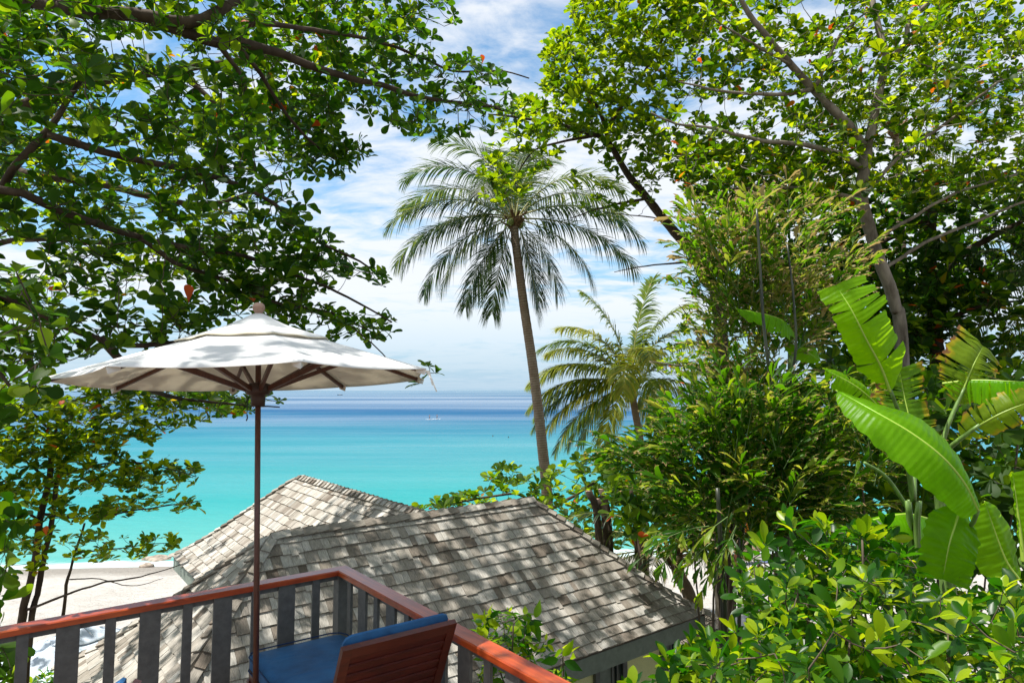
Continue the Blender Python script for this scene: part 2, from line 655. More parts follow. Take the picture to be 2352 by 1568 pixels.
# shingles: weathered cedar, colour by piece, grain down the slope through the third attribute
m, t, out = mat_new("weathered_shingle")
p = principled(t, None, 0.8, 0.25)
at = t.nodes.new("ShaderNodeAttribute")
at.attribute_name = "lc"
s_ = t.nodes.new("ShaderNodeSeparateXYZ")
t.links.new(at.outputs["Vector"], s_.inputs[0])
base = ramp(t, s_.outputs[0], [(0.0, (0.165, 0.135, 0.11)), (0.25, (0.27, 0.24, 0.205)), (0.5, (0.40, 0.375, 0.335)), (0.75, (0.56, 0.54, 0.50)), (1.0, (0.34, 0.34, 0.32))])
cmb = t.nodes.new("ShaderNodeCombineXYZ")
t.links.new(M("MULTIPLY", s_.outputs[1], 90.0, tree=t), cmb.inputs[0])
t.links.new(M("MULTIPLY", s_.outputs[2], 5.0, tree=t), cmb.inputs[1])
t.links.new(M("MULTIPLY", s_.outputs[0], 40.0, tree=t), cmb.inputs[2])
gr = noise(t, 1.0, 4, 0.6, cmb.outputs[0], 0.3)
st = noise(t, 1.3, 4, 0.6, mapping(t, (1, 1, 1), src="World"))
col = mixc(t, 0.62, base, ramp(t, gr, [(0.3, (0.20, 0.17, 0.14)), (0.7, (1.0, 0.97, 0.93))]), "MULTIPLY")
col = mixc(t, 0.30, col, ramp(t, st, [(0.35, (0.45, 0.44, 0.36)), (0.6, (1.0, 0.98, 0.95))]), "MULTIPLY")
bc = t.nodes.new("ShaderNodeBrightContrast")
t.links.new(col, bc.inputs[0])
bc.inputs["Bright"].default_value = 0.05
bc.inputs["Contrast"].default_value = 0.12
t.links.new(bc.outputs[0], p.inputs["Base Color"])
bump(t, gr, 0.5, 0.008, (p,))
t.links.new(p.outputs[0], out.inputs[0])
MATS["shingle"] = m


def wood_material(name, cols, rough, coat, scale=3.0, stretch=None, spec=0.5):
    m, t, out = mat_new(name)
    p = principled(t, None, rough, spec, 0, coat)
    p.inputs["Coat Roughness"].default_value = 0.25
    at = t.nodes.new("ShaderNodeAttribute")
    at.attribute_name = "lc"
    mp = mapping(t, stretch or (1, 1, 1), (0, 0, 0), src="World")
    g = noise(t, scale, 6, 0.65, mp, 0.6)
    b = noise(t, scale * 0.3, 3, 0.5, mp)
    f = M("ADD", M("MULTIPLY", g, 0.65, tree=t), M("MULTIPLY", b, 0.4, tree=t), tree=t)
    t.links.new(ramp(t, f, cols), p.inputs["Base Color"])
    bump(t, g, 0.15, 0.004, (p,))
    t.links.new(p.outputs[0], out.inputs[0])
    return m


# grain runs along e1 / e2: rotate world space so that x follows the rail
def rail_wood(name, ang):
    m, t, out = mat_new(name)
    p = principled(t, None, 0.36, 0.5, 0, 0.35)
    p.inputs["Coat Roughness"].default_value = 0.22
    g_ = t.nodes.new("ShaderNodeNewGeometry")
    mp = t.nodes.new("ShaderNodeMapping")
    mp.vector_type = "TEXTURE"
    mp.inputs["Rotation"].default_value = (0, 0, ang)
    t.links.new(g_.outputs["Position"], mp.inputs[0])
    mp2 = t.nodes.new("ShaderNodeMapping")
    mp2.inputs["Scale"].default_value = (1.6, 30, 30)
    t.links.new(mp.outputs[0], mp2.inputs[0])
    g = noise(t, 1.0, 6, 0.65, mp2.outputs[0], 0.7)
    b = noise(t, 2.6, 4, 0.6, mp.outputs[0], 0.3)
    f = M("ADD", M("MULTIPLY", g, 0.55, tree=t), M("MULTIPLY", b, 0.5, tree=t), tree=t)
    t.links.new(ramp(t, f, [(0.32, (0.10, 0.014, 0.006)), (0.50, (0.32, 0.045, 0.010)), (0.72, (0.58, 0.11, 0.018))]), p.inputs["Base Color"])
    bump(t, g, 0.2, 0.003, (p,))
    t.links.new(p.outputs[0], out.inputs[0])
    return m


MATS["rail_a"] = rail_wood("varnished_rail_wood", math.atan2(E1[1], E1[0]))
MATS["rail_b"] = rail_wood("varnished_rail_wood_across", math.atan2(E2[1], E2[0]))
MATS["baluster"] = simple("grey_painted_wood", (0.105, 0.105, 0.10), 0.6, 0.35, 18, 0.12, 0.15, 60)
MATS["chair_wood"] = wood_material("chair_wood", [(0.3, (0.032, 0.006, 0.004)), (0.55, (0.08, 0.012, 0.006)), (0.8, (0.135, 0.023, 0.009))], 0.4, 0.2, 10.0, (1, 1, 4))
MATS["umbrella_wood"] = wood_material("umbrella_wood", [(0.3, (0.04, 0.012, 0.008)), (0.55, (0.085, 0.027, 0.016)), (0.8, (0.14, 0.05, 0.028))], 0.45, 0.15, 12.0, (6, 6, 1))
MATS["finial_wood"] = wood_material("finial_wood", [(0.3, (0.22, 0.12, 0.08)), (0.6, (0.36, 0.23, 0.17)), (0.8, (0.48, 0.34, 0.26))], 0.7, 0.0, 14.0, (1, 1, 3))
MATS["hub"] = simple("dark_hub_wood", (0.045, 0.022, 0.018), 0.5, 0.4, 20, 0.2)
MATS["deck_wood"] = simple("deck_wood", (0.24, 0.15, 0.09), 0.6, 0.3, 10, 0.25, 0.2, 60, (1, 12, 1))

# canvas
m, t, out = mat_new("canvas")
p = principled(t, (0.80, 0.80, 0.77), 0.85, 0.15)
nz = noise(t, 2.2, 5, 0.6, mapping(t, (1, 1, 1)))
t.links.new(ramp(t, nz, [(0.3, (0.84, 0.85, 0.84)), (0.62, (0.92, 0.92, 0.91))]), p.inputs["Base Color"])
tl = t.nodes.new("ShaderNodeBsdfTranslucent")
tl.inputs["Color"].default_value = (0.72, 0.68, 0.58, 1)
wr = noise(t, 3.0, 3, 0.5, mapping(t, (1, 1, 3)), 0.5)
wv_ = noise(t, 420.0, 2, 0.5, mapping(t, (1, 1, 1)))
bump(t, M("ADD", wr, M("MULTIPLY", wv_, 0.05, tree=t), tree=t), 0.14, 0.02, (p, tl))
mx = t.nodes.new("ShaderNodeMixShader")
mx.inputs[0].default_value = 0.30
t.links.new(p.outputs[0], mx.inputs[1])
t.links.new(tl.outputs[0], mx.inputs[2])
t.links.new(mx.outputs[0], out.inputs[0])
MATS["canvas"] = m
MATS["canvas_grey"] = simple("grey_white_canvas", (0.50, 0.56, 0.62), 0.85, 0.1, 3, 0.08, 0.3, 6)
MATS["seam"] = simple("cream_hem", (0.62, 0.56, 0.42), 0.8, 0.2)

# blue cushion cloth
m, t, out = mat_new("blue_cushion")
p = principled(t, (0.012, 0.060, 0.17), 0.62, 0.35)
mp = mapping(t, (1, 1, 1), src="World")
nz = noise(t, 5.0, 4, 0.6, mp)
t.links.new(ramp(t, nz, [(0.3, (0.012, 0.065, 0.17)), (0.7, (0.02, 0.12, 0.29))]), p.inputs["Base Color"])
fine = noise(t, 500, 2, 0.5, mp)
wr = noise(t, 4.0, 3, 0.5, mp, 1.2)
bump(t, M("ADD", wr, M("MULTIPLY", fine, 0.06, tree=t), tree=t), 0.5, 0.03, (p,))
t.links.new(p.outputs[0], out.inputs[0])
MATS["blue"] = m
MATS["piping"] = simple("navy_piping", (0.008, 0.03, 0.09), 0.7, 0.3)
MATS["cushion_side"] = simple("grey_cushion_piping", (0.16, 0.17, 0.19), 0.7, 0.3)

# sand
m, t, out = mat_new("sand")
p = principled(t, None, 0.9, 0.2)
mpw = mapping(t, (1, 1, 1), src="World")
nz = noise(t, 0.5, 5, 0.6, mpw)
foot = noise(t, 2.6, 5, 0.7, mapping(t, (1, 1.7, 1), src="World"))
dry = mixc(t, 0.55, ramp(t, nz, [(0.3, (0.43, 0.40, 0.355)), (0.7, (0.52, 0.485, 0.44))]), ramp(t, noise(t, 1.0, 6, 0.7, mapping(t, (1.3, 2.6, 1), src="World"), 0.6), [(0.36, (0.72, 0.70, 0.66)), (0.50, (1, 1, 1))]), "MULTIPLY")
sepn = t.nodes.new("ShaderNodeSeparateXYZ")
t.links.new(mpw, sepn.inputs[0])
wet = t.nodes.new("ShaderNodeMapRange")
wet.inputs["From Min"].default_value = -10.35
wet.inputs["From Max"].default_value = -10.75
wet.clamp = True
t.links.new(M("ADD", sepn.outputs[2], M("MULTIPLY", nz, 0.5, tree=t), tree=t), wet.inputs["Value"])
soil = t.nodes.new("ShaderNodeMapRange")
soil.inputs["From Min"].default_value = 14.5
soil.inputs["From Max"].default_value = 12.5
soil.clamp = True
t.links.new(M("ADD", sepn.outputs[1], M("MULTIPLY", foot, 2.0, tree=t), tree=t), soil.inputs["Value"])
c = mixc(t, wet.outputs[0], dry, (0.27, 0.245, 0.21))
c = mixc(t, soil.outputs[0], c, (0.20, 0.165, 0.12))
t.links.new(c, p.inputs["Base Color"])
bump(t, foot, 1.0, 0.25, (p,))
t.links.new(p.outputs[0], out.inputs[0])
MATS["sand"] = m

# sea water: colour follows the depth over the sand floor, horizon haze painted in far out; calm and ruffled bands mirror the sky more or less
m, t, out = mat_new("sea_water")
mpw = mapping(t, (1, 1, 1), src="World")
sepn = t.nodes.new("ShaderNodeSeparateXYZ")
t.links.new(mpw, sepn.inputs[0])
bands = noise(t, 1.0, 11, 0.72, mapping(t, (0.0011, 0.0068, 1), src="World"), 0.2)
big = noise(t, 1.0, 3, 0.5, mapping(t, (0.004, 0.016, 1), src="World"))
inv = M("DIVIDE", 50.0, M("ADD", sepn.outputs[1], M("ADD", M("MULTIPLY", M("SUBTRACT", big, 0.5, tree=t), M("MULTIPLY", sepn.outputs[1], 0.5, tree=t), tree=t),
                                M("MULTIPLY", M("SUBTRACT", bands, 0.5, tree=t), M("MULTIPLY", sepn.outputs[1], 0.5, tree=t), tree=t), tree=t), tree=t), tree=t)
wc = ramp(t, inv, [
    (0.00, (0.03, 0.12, 0.19)), (0.06, (0.006, 0.075, 0.165)), (0.15, (0.002, 0.075, 0.172)), (0.26, (0.0, 0.125, 0.192)),  # farthest stop lightened in place of haze
    (0.36, (0.0, 0.165, 0.210)), (0.52, (0.0, 0.195, 0.210)), (0.78, (0.008, 0.238, 0.228)), (1.0, (0.07, 0.29, 0.25))])
streak = ramp(t, bands, [(0.36, (0.62, 0.80, 0.88)), (0.62, (1.12, 1.05, 1.02))])  # pale and dark of the ruffled bands also painted into the colour
wc = mixc(t, 0.8, wc, streak, "MULTIPLY")
rip = noise(t, 1.0, 4, 0.6, mapping(t, (0.5, 1.6, 1), src="World"))
wc = mixc(t, 0.4, wc, ramp(t, rip, [(0.35, (0.78, 0.88, 0.90)), (0.65, (1.0, 1.0, 1.0))]), "MULTIPLY")
foamn = noise(t, 1.0, 6, 0.7, mapping(t, (0.12, 0.5, 1), src="World"), 1.0)
fm = t.nodes.new("ShaderNodeMapRange")
fm.inputs["From Min"].default_value = 46.3
fm.inputs["From Max"].default_value = 45.2
fm.clamp = True
t.links.new(M("SUBTRACT", M("SUBTRACT", sepn.outputs[1], M("MULTIPLY", M("SUBTRACT", foamn, 0.5, tree=t), 6.0, tree=t), tree=t), M("MULTIPLY", sepn.outputs[0], 0.08, tree=t), tree=t), fm.inputs["Value"])
wc = mixc(t, M("MULTIPLY", fm.outputs[0], 0.75, tree=t), wc, (0.55, 0.58, 0.56))
df = t.nodes.new("ShaderNodeBsdfDiffuse")
t.links.new(wc, df.inputs["Color"])
gl = t.nodes.new("ShaderNodeBsdfGlossy")
gl.inputs["Roughness"].default_value = 0.22
gl.inputs["Color"].default_value = (1, 1, 1, 1)
fr_ = t.nodes.new("ShaderNodeFresnel")
fr_.inputs["IOR"].default_value = 1.33
wav = noise(t, 1.0, 5, 0.6, mapping(t, (0.5, 1.2, 1), src="World"), 0.4)
wav2 = noise(t, 1.0, 4, 0.6, mapping(t, (0.06, 0.18, 1), src="World"))
bump(t, M("ADD", wav, M("MULTIPLY", wav2, 4.0, tree=t), tree=t), 0.6, 0.35, (df, gl))
calm = ramp(t, bands, [(0.40, (0.12, 0.12, 0.12)), (0.62, (0.66, 0.66, 0.66))])
mxw = t.nodes.new("ShaderNodeMixShader")
t.links.new(M("MULTIPLY", fr_.outputs[0], calm, tree=t), mxw.inputs[0])
t.links.new(df.outputs[0], mxw.inputs[1])
t.links.new(gl.outputs[0], mxw.inputs[2])
t.links.new(mxw.outputs[0], out.inputs[0])
MATS["water"] = m

MATS["wall"] = simple("cream_render", (0.80, 0.80, 0.40), 0.9, 0.15, 60, 0.06, 0.3, 90)
MATS["fascia"] = simple("grey_green_paint", (0.20, 0.235, 0.195), 0.6, 0.3, 8, 0.1, 0.1, 40)
MATS["frame"] = simple("grey_window_paint", (0.13, 0.14, 0.13), 0.5, 0.4, 9, 0.1)
m, t, out = mat_new("window_glass")
p = principled(t, (0.02, 0.035, 0.03), 0.08, 0.8)
t.links.new(p.outputs[0], out.inputs[0])
MATS["glass"] = m
MATS["soffit"] = simple("soffit_board", (0.16, 0.13, 0.10), 0.8, 0.2)
MATS["rock"] = simple("shore_rock", (0.30, 0.25, 0.20), 0.9, 0.2, 3, 0.3, 0.8, 6)
MATS["thatch"] = simple("dry_thatch", (0.24, 0.17, 0.12), 0.95, 0.1, 30, 0.35, 0.8, 50, (1, 1, 0.15))
MATS["red_wood"] = simple("red_brown_wood", (0.26, 0.085, 0.05), 0.6, 0.3, 8, 0.2)
MATS["blue_top"] = simple("slate_blue_board", (0.08, 0.10, 0.20), 0.5, 0.4)
MATS["skin"] = simple("skin", (0.42, 0.22, 0.14), 0.6, 0.3)
MATS["cloth_dark"] = simple("dark_shorts", (0.02, 0.03, 0.06), 0.8, 0.2)
MATS["hair"] = simple("dark_hair", (0.02, 0.012, 0.01), 0.6, 0.3)
MATS["white_paint"] = simple("white_board", (0.85, 0.88, 0.88), 0.4, 0.5)
MATS["black"] = simple("dark_metal", (0.02, 0.02, 0.02), 0.4, 0.5)

# ================================================================== SETTING: ground, sea
def grid_mesh(name, xs, ys, zf, mat, kind="structure", sm=True):
    X, Y = np.meshgrid(xs, ys)
    Z = zf(X, Y)
    V = np.stack([X, Y, Z], -1).reshape(-1, 3)
    nx, ny = len(xs), len(ys)
    i = np.arange(nx - 1)[None, :] + nx * np.arange(ny - 1)[:, None]
    i = i.ravel()
    F = np.stack([i, i + 1, i + nx + 1, i + nx], -1)
    me = bpy.data.meshes.new(name)
    fill_mesh(me, V, F.ravel(), np.full(len(F), 4), np.zeros((len(V), 3)), np.full(len(F), sm))
    return link(name, me, mat, kind=kind)


def spaced(a, b, n, p=1.0):
    return a + (b - a) * np.linspace(0, 1, n) ** p


gx = np.concatenate([-spaced(40, 1500, 14, 2.2)[::-1], np.linspace(-39, 39, 157), spaced(40, 1500, 14, 2.2)])
gy = np.concatenate([-spaced(6, 800, 10, 2.2)[::-1], np.linspace(-5, 62, 200), spaced(64, 260, 12)])
grid_mesh("sand_ground", gx, gy, ground_z, MATS["sand"])
wx = np.concatenate([-spaced(60, 20000, 16, 3)[::-1], np.linspace(-50, 50, 11), spaced(60, 20000, 16, 3)])
wy = np.concatenate([np.linspace(38, 60, 12), spaced(62, 24000, 40, 3)])
grid_mesh("sea", wx, wy, lambda X, Y: np.full_like(X, SEA), MATS["water"])

# ================================================================== VILLA (T-shaped hip roof)
R0 = np.array([-3.683, 9.969, -2.2])
LR, WR, VR, TM, LW = 5.176, 2.413, 2.093, 2.706, 6.37


def prof(q):
    return -VR * (q + 0.30 * q * q * (1 - q))


def roofp(org, ax, out_, a, r, off=0.0):
    """point on a slope: a along the ridge, r outward in plan; off = height above the slope"""
    q = r / WR
    dz = 0.02
    slope = (prof(q + dz) - prof(q - dz)) / (2 * dz) / WR
    n = nrm(UP - out_ * slope)
    return org + ax * a + out_ * r + UP * prof(q) + n * off


villa = thing("villa", R0 + np.array([3, 3, -5.2]), "low seaside villa with a T-shaped hip roof of weathered grey wooden shingles and cream walls", "villa")
roof_e = bpy.data.objects.new("roof", None)
# the roof part is a mesh: the boarded deck under the shingles
rb = MB()
WE = R0 + E1 * TM                      # where the wing ridge leaves the main ridge
NR = 16                                # shingle courses
rr = np.linspace(0, WR, NR + 1)

slopes = []  # (org, axis, outward, aL(r), aR(r), visible_weight)
slopes.append((R0, E1, -E2, lambda r: -r, lambda r: LR + r, "front"))
slopes.append((R0, E2, -E1, lambda r: -r, lambda r: r, "left_end"))
slopes.append((R0 + E1 * LR, E2, E1, lambda r: -r, lambda r: r, "right_end"))
slopes.append((R0, E1, E2, lambda r: -r, lambda r: TM - r, "back_a"))
slopes.append((R0, E1, E2, lambda r: TM + r, lambda r: LR + r, "back_b"))
slopes.append((WE, E2, -E1, lambda r: r, lambda r: LW + r, "wing_left"))
slopes.append((WE, E2, E1, lambda r: r, lambda r: LW + r, "wing_right"))
slopes.append((WE + E2 * LW, E1, E2, lambda r: -r, lambda r: r, "wing_end"))
for org, ax, o_, aL, aR, nm in slopes:
    vs, fs = [], []
    for r in rr:
        vs += [roofp(org, ax, o_, aL(r), r, -0.03), roofp(org, ax, o_, max(aL(r), aR(r)), r, -0.03)]
    for j in range(NR):
        fs.append((2 * j, 2 * j + 1, 2 * j + 3, 2 * j + 2))
    rb.add(vs, fs)
roof = rb.build("roof", MATS["soffit"], villa)

shingles = []   # (centre, verts, tint, lc)
rs = random.Random(5)


def shingle_faces():
    return [(0, 1, 2, 3), (7, 6, 5, 4), (0, 4, 5, 1), (1, 5, 6, 2), (2, 6, 7, 3), (3, 7, 4, 0)]


for org, ax, o_, aL, aR, nm in slopes:
    for j in range(NR):
        r1 = rr[j + 1] + 0.006
        r0 = max(0.004, rr[j] - 0.10)
        lo1, hi1 = aL(r1), aR(r1)
        lo0, hi0 = aL(r0), aR(r0)
        if hi1 - lo1 < 0.05:
            continue
        a = lo1 - rs.random() * 0.1
        first = True
        while a < hi1:
            w = rs.choice((0.10, 0.13, 0.15, 0.17, 0.20, 0.22)) + rs.uniform(-.012, .012)
            x0, x1 = a + 0.0025, a + w - 0.0025
            a += w
            bx0, bx1 = max(x0, lo1), min(x1, hi1)
            tx0, tx1 = min(max(x0, lo0), hi0), min(max(x1, lo0), hi0)
            if bx1 - bx0 < 0.02:
                continue
            if tx1 - tx0 < 0.002:
                m_ = (tx0 + tx1) / 2
                tx0, tx1 = m_ - 0.001, m_ + 0.001
            rb_ = r1 + rs.uniform(-0.006, 0.007) + (0.03 if rs.random() < 0.03 else 0)
            lift = rs.uniform(0.0, 0.004)
            th = rs.uniform(0.026, 0.036)
            vs = [roofp(org, ax, o_, bx0, rb_, 0.012 + th + lift + rs.uniform(-.002, .002)), roofp(org, ax, o_, bx1, rb_, 0.012 + th + lift + rs.uniform(-.002, .002)),
                  roofp(org, ax, o_, tx1, r0, 0.004), roofp(org, ax, o_, tx0, r0, 0.004),
                  roofp(org, ax, o_, bx0, rb_, 0.010 + lift), roofp(org, ax, o_, bx1, rb_, 0.010 + lift),
                  roofp(org, ax, o_, tx1, r0, -0.006), roofp(org, ax, o_, tx0, r0, -0.006)]
            tint = min(0.99, max(0.0, rs.gauss(0.52, 0.2)))
            off = rs.random() * 9
            lc = [(tint, u_ + off, v_ * 3) for (u_, v_) in ((bx0, rb_), (bx1, rb_), (tx1, r0), (tx0, r0)) * 2]
            shingles.append((np.mean(vs[:4], axis=0), vs, lc, nm))


def shown_size(c, s):
    u, v, d = to_px(c)
    if d < 0.3 or u < -20 or u > 2372 or v < -20 or v > 1588:
        return 0
    return s / d


# largest in the picture first; those behind the ridge are not seen
rank = []
for i, (c, vs, lc, nm) in enumerate(shingles):
    if nm not in ("front", "left_end", "wing_left"):
        continue
    q = np.array(vs[:4])
    u, v, d = to_px(q)
    area = 0.5 * abs(np.dot(u, np.roll(v, 1)) - np.dot(v, np.roll(u, 1)))
    if v.mean() > 1540 or u.mean() < 0:
        continue
    if nm == "front" and (c - R0) @ (-E2) < 0.05:
        continue
    rank.append((-area, i))
rank.sort()
single = set(i for _, i in rank[:300])
rest = MB()
for i, (c, vs, lc, nm) in enumerate(shingles):
    if i in single:
        b = MB()
        b.add(vs, shingle_faces(), lc)
        b.build("shingle", MATS["shingle"], roof)
    else:
        rest.add(vs, shingle_faces(), lc)
rest.build("shingle_courses", MATS["shingle"], roof, kind="stuff")

# ridge and hip caps, each a bent pair of boards lapping the one below


def cap_row(pts, nside_a, nside_b, step=0.205):
    """pts from low to high end; sides: outward plan directions of the two slopes it covers"""
    pts = np.asarray(pts)
    seg = np.linalg.norm(np.diff(pts, axis=0), axis=1)
    s = np.concatenate(([0], np.cumsum(seg)))
    n = int(s[-1] / step)
    at_ = lambda q: np.array([np.interp(q, s, pts[:, k]) for k in range(3)])
    for k in range(n):
        q0, q1 = k * step - 0.012, min(s[-1] + 0.02, (k + 1) * step + 0.06)
        a_, b_ = at_(max(q0, 0)), at_(min(q1, s[-1]))
        tg = nrm(at_(min(q0 + step, s[-1])) - at_(max(q0, 0)))
        if q0 < 0:
            a_ = a_ + tg * q0
        jit = rs.uniform(-.006, .006)
        for sd, sl in ((nside_a, 0), (nside_b, 1)):
            b = None
            w = 0.125 + rs.uniform(-.01, .012)
            dwn = nrm(sd - UP * 0.78)
            dwn = nrm(dwn - tg * np.dot(dwn, tg))
            nn = np.cross(tg, dwn)
            if nn[2] < 0:
                nn = -nn
            th = 0.026
            lo, hi = 0.078 + jit, 0.036
            V_ = [a_ + nn * lo, a_ + dwn * w + nn * lo, b_ + dwn * w + nn * hi, b_ + nn * hi]
            V_ += [x - nn * th for x in V_]
            tint = min(0.95, max(0.0, rs.gauss(0.42, 0.2)))
            lc = [(tint, u_, v_ + k) for (u_, v_) in ((0, 0), (w, 0), (w, .6), (0, .6)) * 2]
            yield V_, lc


def ridge_caps(pts, sa, sb):
    pair = []
    for V_, lc in cap_row(pts, sa, sb):
        pair.append((V_, lc))
        if len(pair) == 2:
            b = MB()
            for v_, l_ in pair:
                b.add(v_, shingle_faces(), l_)
            b.build("ridge_cap", MATS["shingle"], roof)
            pair = []


def hipline(org, d1, d2):
    return [org + (d1 + d2) * r + UP * prof(r / WR) for r in np.linspace(WR + 0.02, 0, 14)]


ridge_caps([R0 + E1 * LR, R0 + E1 * LR * 0.5, R0], -E2, E2)
ridge_caps([WE + E2 * 0.15, WE + E2 * LW * .5, WE + E2 * LW], -E1, E1)
ridge_caps(hipline(R0, -E1, -E2), -E2, -E1)
ridge_caps(hipline(R0, -E1, E2), -E1, E2)
ridge_caps(hipline(R0 + E1 * LR, E1, -E2), -E2, E1)
ridge_caps(hipline(WE + E2 * LW, -E1, E2), -E1, E2)
ridge_caps(hipline(WE + E2 * LW, E1, E2), E1, E2)

# fascia boards and soffit
ez = R0[2] + prof(1.0)


def rp(a, b, z):            # villa plan coordinates (along e1, along e2) from R0
    return np.array([R0[0], R0[1], 0]) + E1 * a + E2 * b + UP * z


HF = 0.30
IN = 0.035
outl = [(-WR, -WR), (LR + WR, -WR), (LR + WR, WR), (TM + WR, WR), (TM + WR, LW + WR), (TM - WR, LW + WR), (TM - WR, WR), (-WR, WR)]
cen = [(1, 1), (-1, 1), (-1, -1), (-1, 1), (-1, -1), (1, -1), (1, -1), (1, -1)]
for k in range(8):
    a, b = outl[k], outl[(k + 1) % 8]
    ca, cb = cen[k], cen[(k + 1) % 8]
    pa = rp(a[0] + IN * ca[0], a[1] + IN * ca[1], ez - 0.035 - HF / 2)
    pb = rp(b[0] + IN * cb[0], b[1] + IN * cb[1], ez - 0.035 - HF / 2)
    d = nrm(pb - pa)
    fb = MB()
    fb.bar(pa + d * 0.013, pb - d * 0.013, 0.024, HF)
    fb.build("fascia_board", MATS["fascia"], villa)
sb = MB()
zs = ez - 0.035 - HF + 0.02
sb.box(rp(LR / 2, 0, zs), (LR + 2 * WR - 0.12, 2 * WR - 0.12, 0.02), E1, E2, UP)
sb.box(rp(TM, LW / 2 + WR - 0.02, zs + 0.001), (2 * WR - 0.12, LW - 0.1, 0.02), E1, E2, UP)
sb.build("soffit", MATS["soffit"], villa)

# walls
IW = 0.50
zt, zb = zs - 0.012, -7.9
wb = MB()
wb.box(rp(LR / 2, 0, (zt + zb) / 2), (LR + 2 * (WR - IW), 2 * (WR - IW), zt - zb), E1, E2, UP)
wb.box(rp(TM, (LW + WR - IW + WR - IW) / 2, (zt + zb) / 2), (2 * (WR - IW), LW + WR - IW - (WR - IW), zt - zb), E1, E2, UP)
wb.build("wall", MATS["wall"], villa)
ywall = -(WR - IW)


def villa_window(a0, a1, nlou):
    z1, z0 = zt - 0.02, zt - 1.9
    f = MB()
    yo = ywall - 0.03
    t_ = 0.11
    for aa in (a0 + t_ / 2, a1 - t_ / 2):
        f.box(rp(aa, yo, (z0 + z1) / 2), (t_, 0.07, z1 - z0), E1, E2, UP)
    f.box(rp((a0 + a1) / 2, yo, z1 - 0.04), (a1 - a0 - 2 * t_ - 0.004, 0.066, 0.08), E1, E2, UP)
    f.box(rp((a0 + a1) / 2, yo, z0 + 0.04), (a1 - a0 - 2 * t_ - 0.004, 0.066, 0.08), E1, E2, UP)
    win = f.build("window", MATS["frame"], villa)
    mid_ = a0 + (a1 - a0) * 0.5
    s_b = MB()
    s_b.box(rp((a0 + t_ + mid_) / 2, yo + 0.005, (z0 + z1) / 2), (mid_ - a0 - t_ - 0.01, 0.04, z1 - z0 - 0.17), E1, E2, UP)
    s_b.build("shutter", MATS["fascia"], win)
    g_b = MB()
    g_b.box(rp((mid_ + a1 - t_) / 2, yo + 0.012, (z0 + z1) / 2), (a1 - t_ - mid_ - 0.01, 0.02, z1 - z0 - 0.17), E1, E2, UP)
    g_b.build("pane", MATS["glass"], win)
    m_b = MB()
    m_b.box(rp(mid_ + 0.02, yo - 0.01, (z0 + z1) / 2), (0.05, 0.06, z1 - z0 - 0.165), E1, E2, UP)
    m_b.box(rp(a1 - t_ - 0.14, yo - 0.005, (z0 + z1) / 2), (0.035, 0.05, z1 - z0 - 0.165), E1, E2, UP)
    m_b.build("mullion", MATS["frame"], win)


def a_on_wall(u, v):
    o = rp(0, ywall, 0)
    n = E2
    r_ = ray(u, v)
    k = (n @ o) / (n @ r_)
    return (r_ * k - o) @ E1


wins = [(a_on_wall(1362, 1540), a_on_wall(1435, 1530)), (a_on_wall(1514, 1480), a_on_wall(1552, 1475))]
for a0, a1 in wins:
    villa_window(a0, a1, 3)
WINS = wins

# lower neighbouring roof just beyond the right eave
OR_ = P(1632, 1405, 16.5)
out_house = thing("garden_pavilion", (OR_[0] + 1, OR_[1], -7.2), "garden pavilion with a brown shingled roof below the right corner of the villa eave", "pavilion")
ob = MB()
apex = OR_
wv2 = 1.7
cor = [apex + np.array([0, 0, -1.35]) + (E1 * s1 + E2 * s2) * wv2 for s1, s2 in ((-1, -1), (1, -1), (1, 1), (-1, 1))]
for k in range(4):
    a_, b_ = cor[k], cor[(k + 1) % 4]
    ob.add([a_, b_, apex], [(0, 1, 2)])
proof = ob.build("roof", MATS["soffit"], out_house)
for k in range(4):
    a_, b_ = cor[k], cor[(k + 1) % 4]
    n_ = nrm(np.cross(b_ - a_, apex - a_))
    if n_[2] < 0:
        n_ = -n_
    rest = MB()
    nc = 10
    for j in range(nc):
        t1, t0 = 1 - j / nc, max(0.0, 1 - (j + 1.5) / nc)
        L = np.linalg.norm(b_ - a_) * t1
        x = 0.0
        while x < L:
            w = rs.uniform(.1, .2)
            f0, f1 = x / L, min(1, (x + w - .004) / L)
            x += w
            bl, br = a_ * t1 + apex * (1 - t1), b_ * t1 + apex * (1 - t1)
            tl_, tr_ = a_ * t0 + apex * (1 - t0), b_ * t0 + apex * (1 - t0)
            p0, p1 = bl + (br - bl) * f0, bl + (br - bl) * f1
            p2, p3 = tl_ + (tr_ - tl_) * f1, tl_ + (tr_ - tl_) * f0
            V_ = [p0 + n_ * .032, p1 + n_ * .032, p2 + n_ * .008, p3 + n_ * .008, p0 + n_ * .012, p1 + n_ * .012, p2 + n_ * .002, p3 + n_ * .002]
            tint = min(.6, max(0, rs.gauss(.2, .15)))
            rest.add(V_, shingle_faces(), [(tint, u_ + x, v_) for (u_, v_) in ((0, 0), (w, 0), (w, .6), (0, .6)) * 2])
    rest.build("shingle_courses", MATS["shingle"], proof, kind="stuff")
pm = MB()
for s1, s2 in ((-1, -1), (1, -1), (1, 1), (-1, 1)):
    q = apex + (E1 * s1 + E2 * s2) * (wv2 - .35)
    pm = MB()
    pm.box((q[0], q[1], apex[2] - 1.3 - 2.2), (0.12, 0.12, 4.0), E1, E2, UP)
    pm.build("post", MATS["red_wood"], out_house)

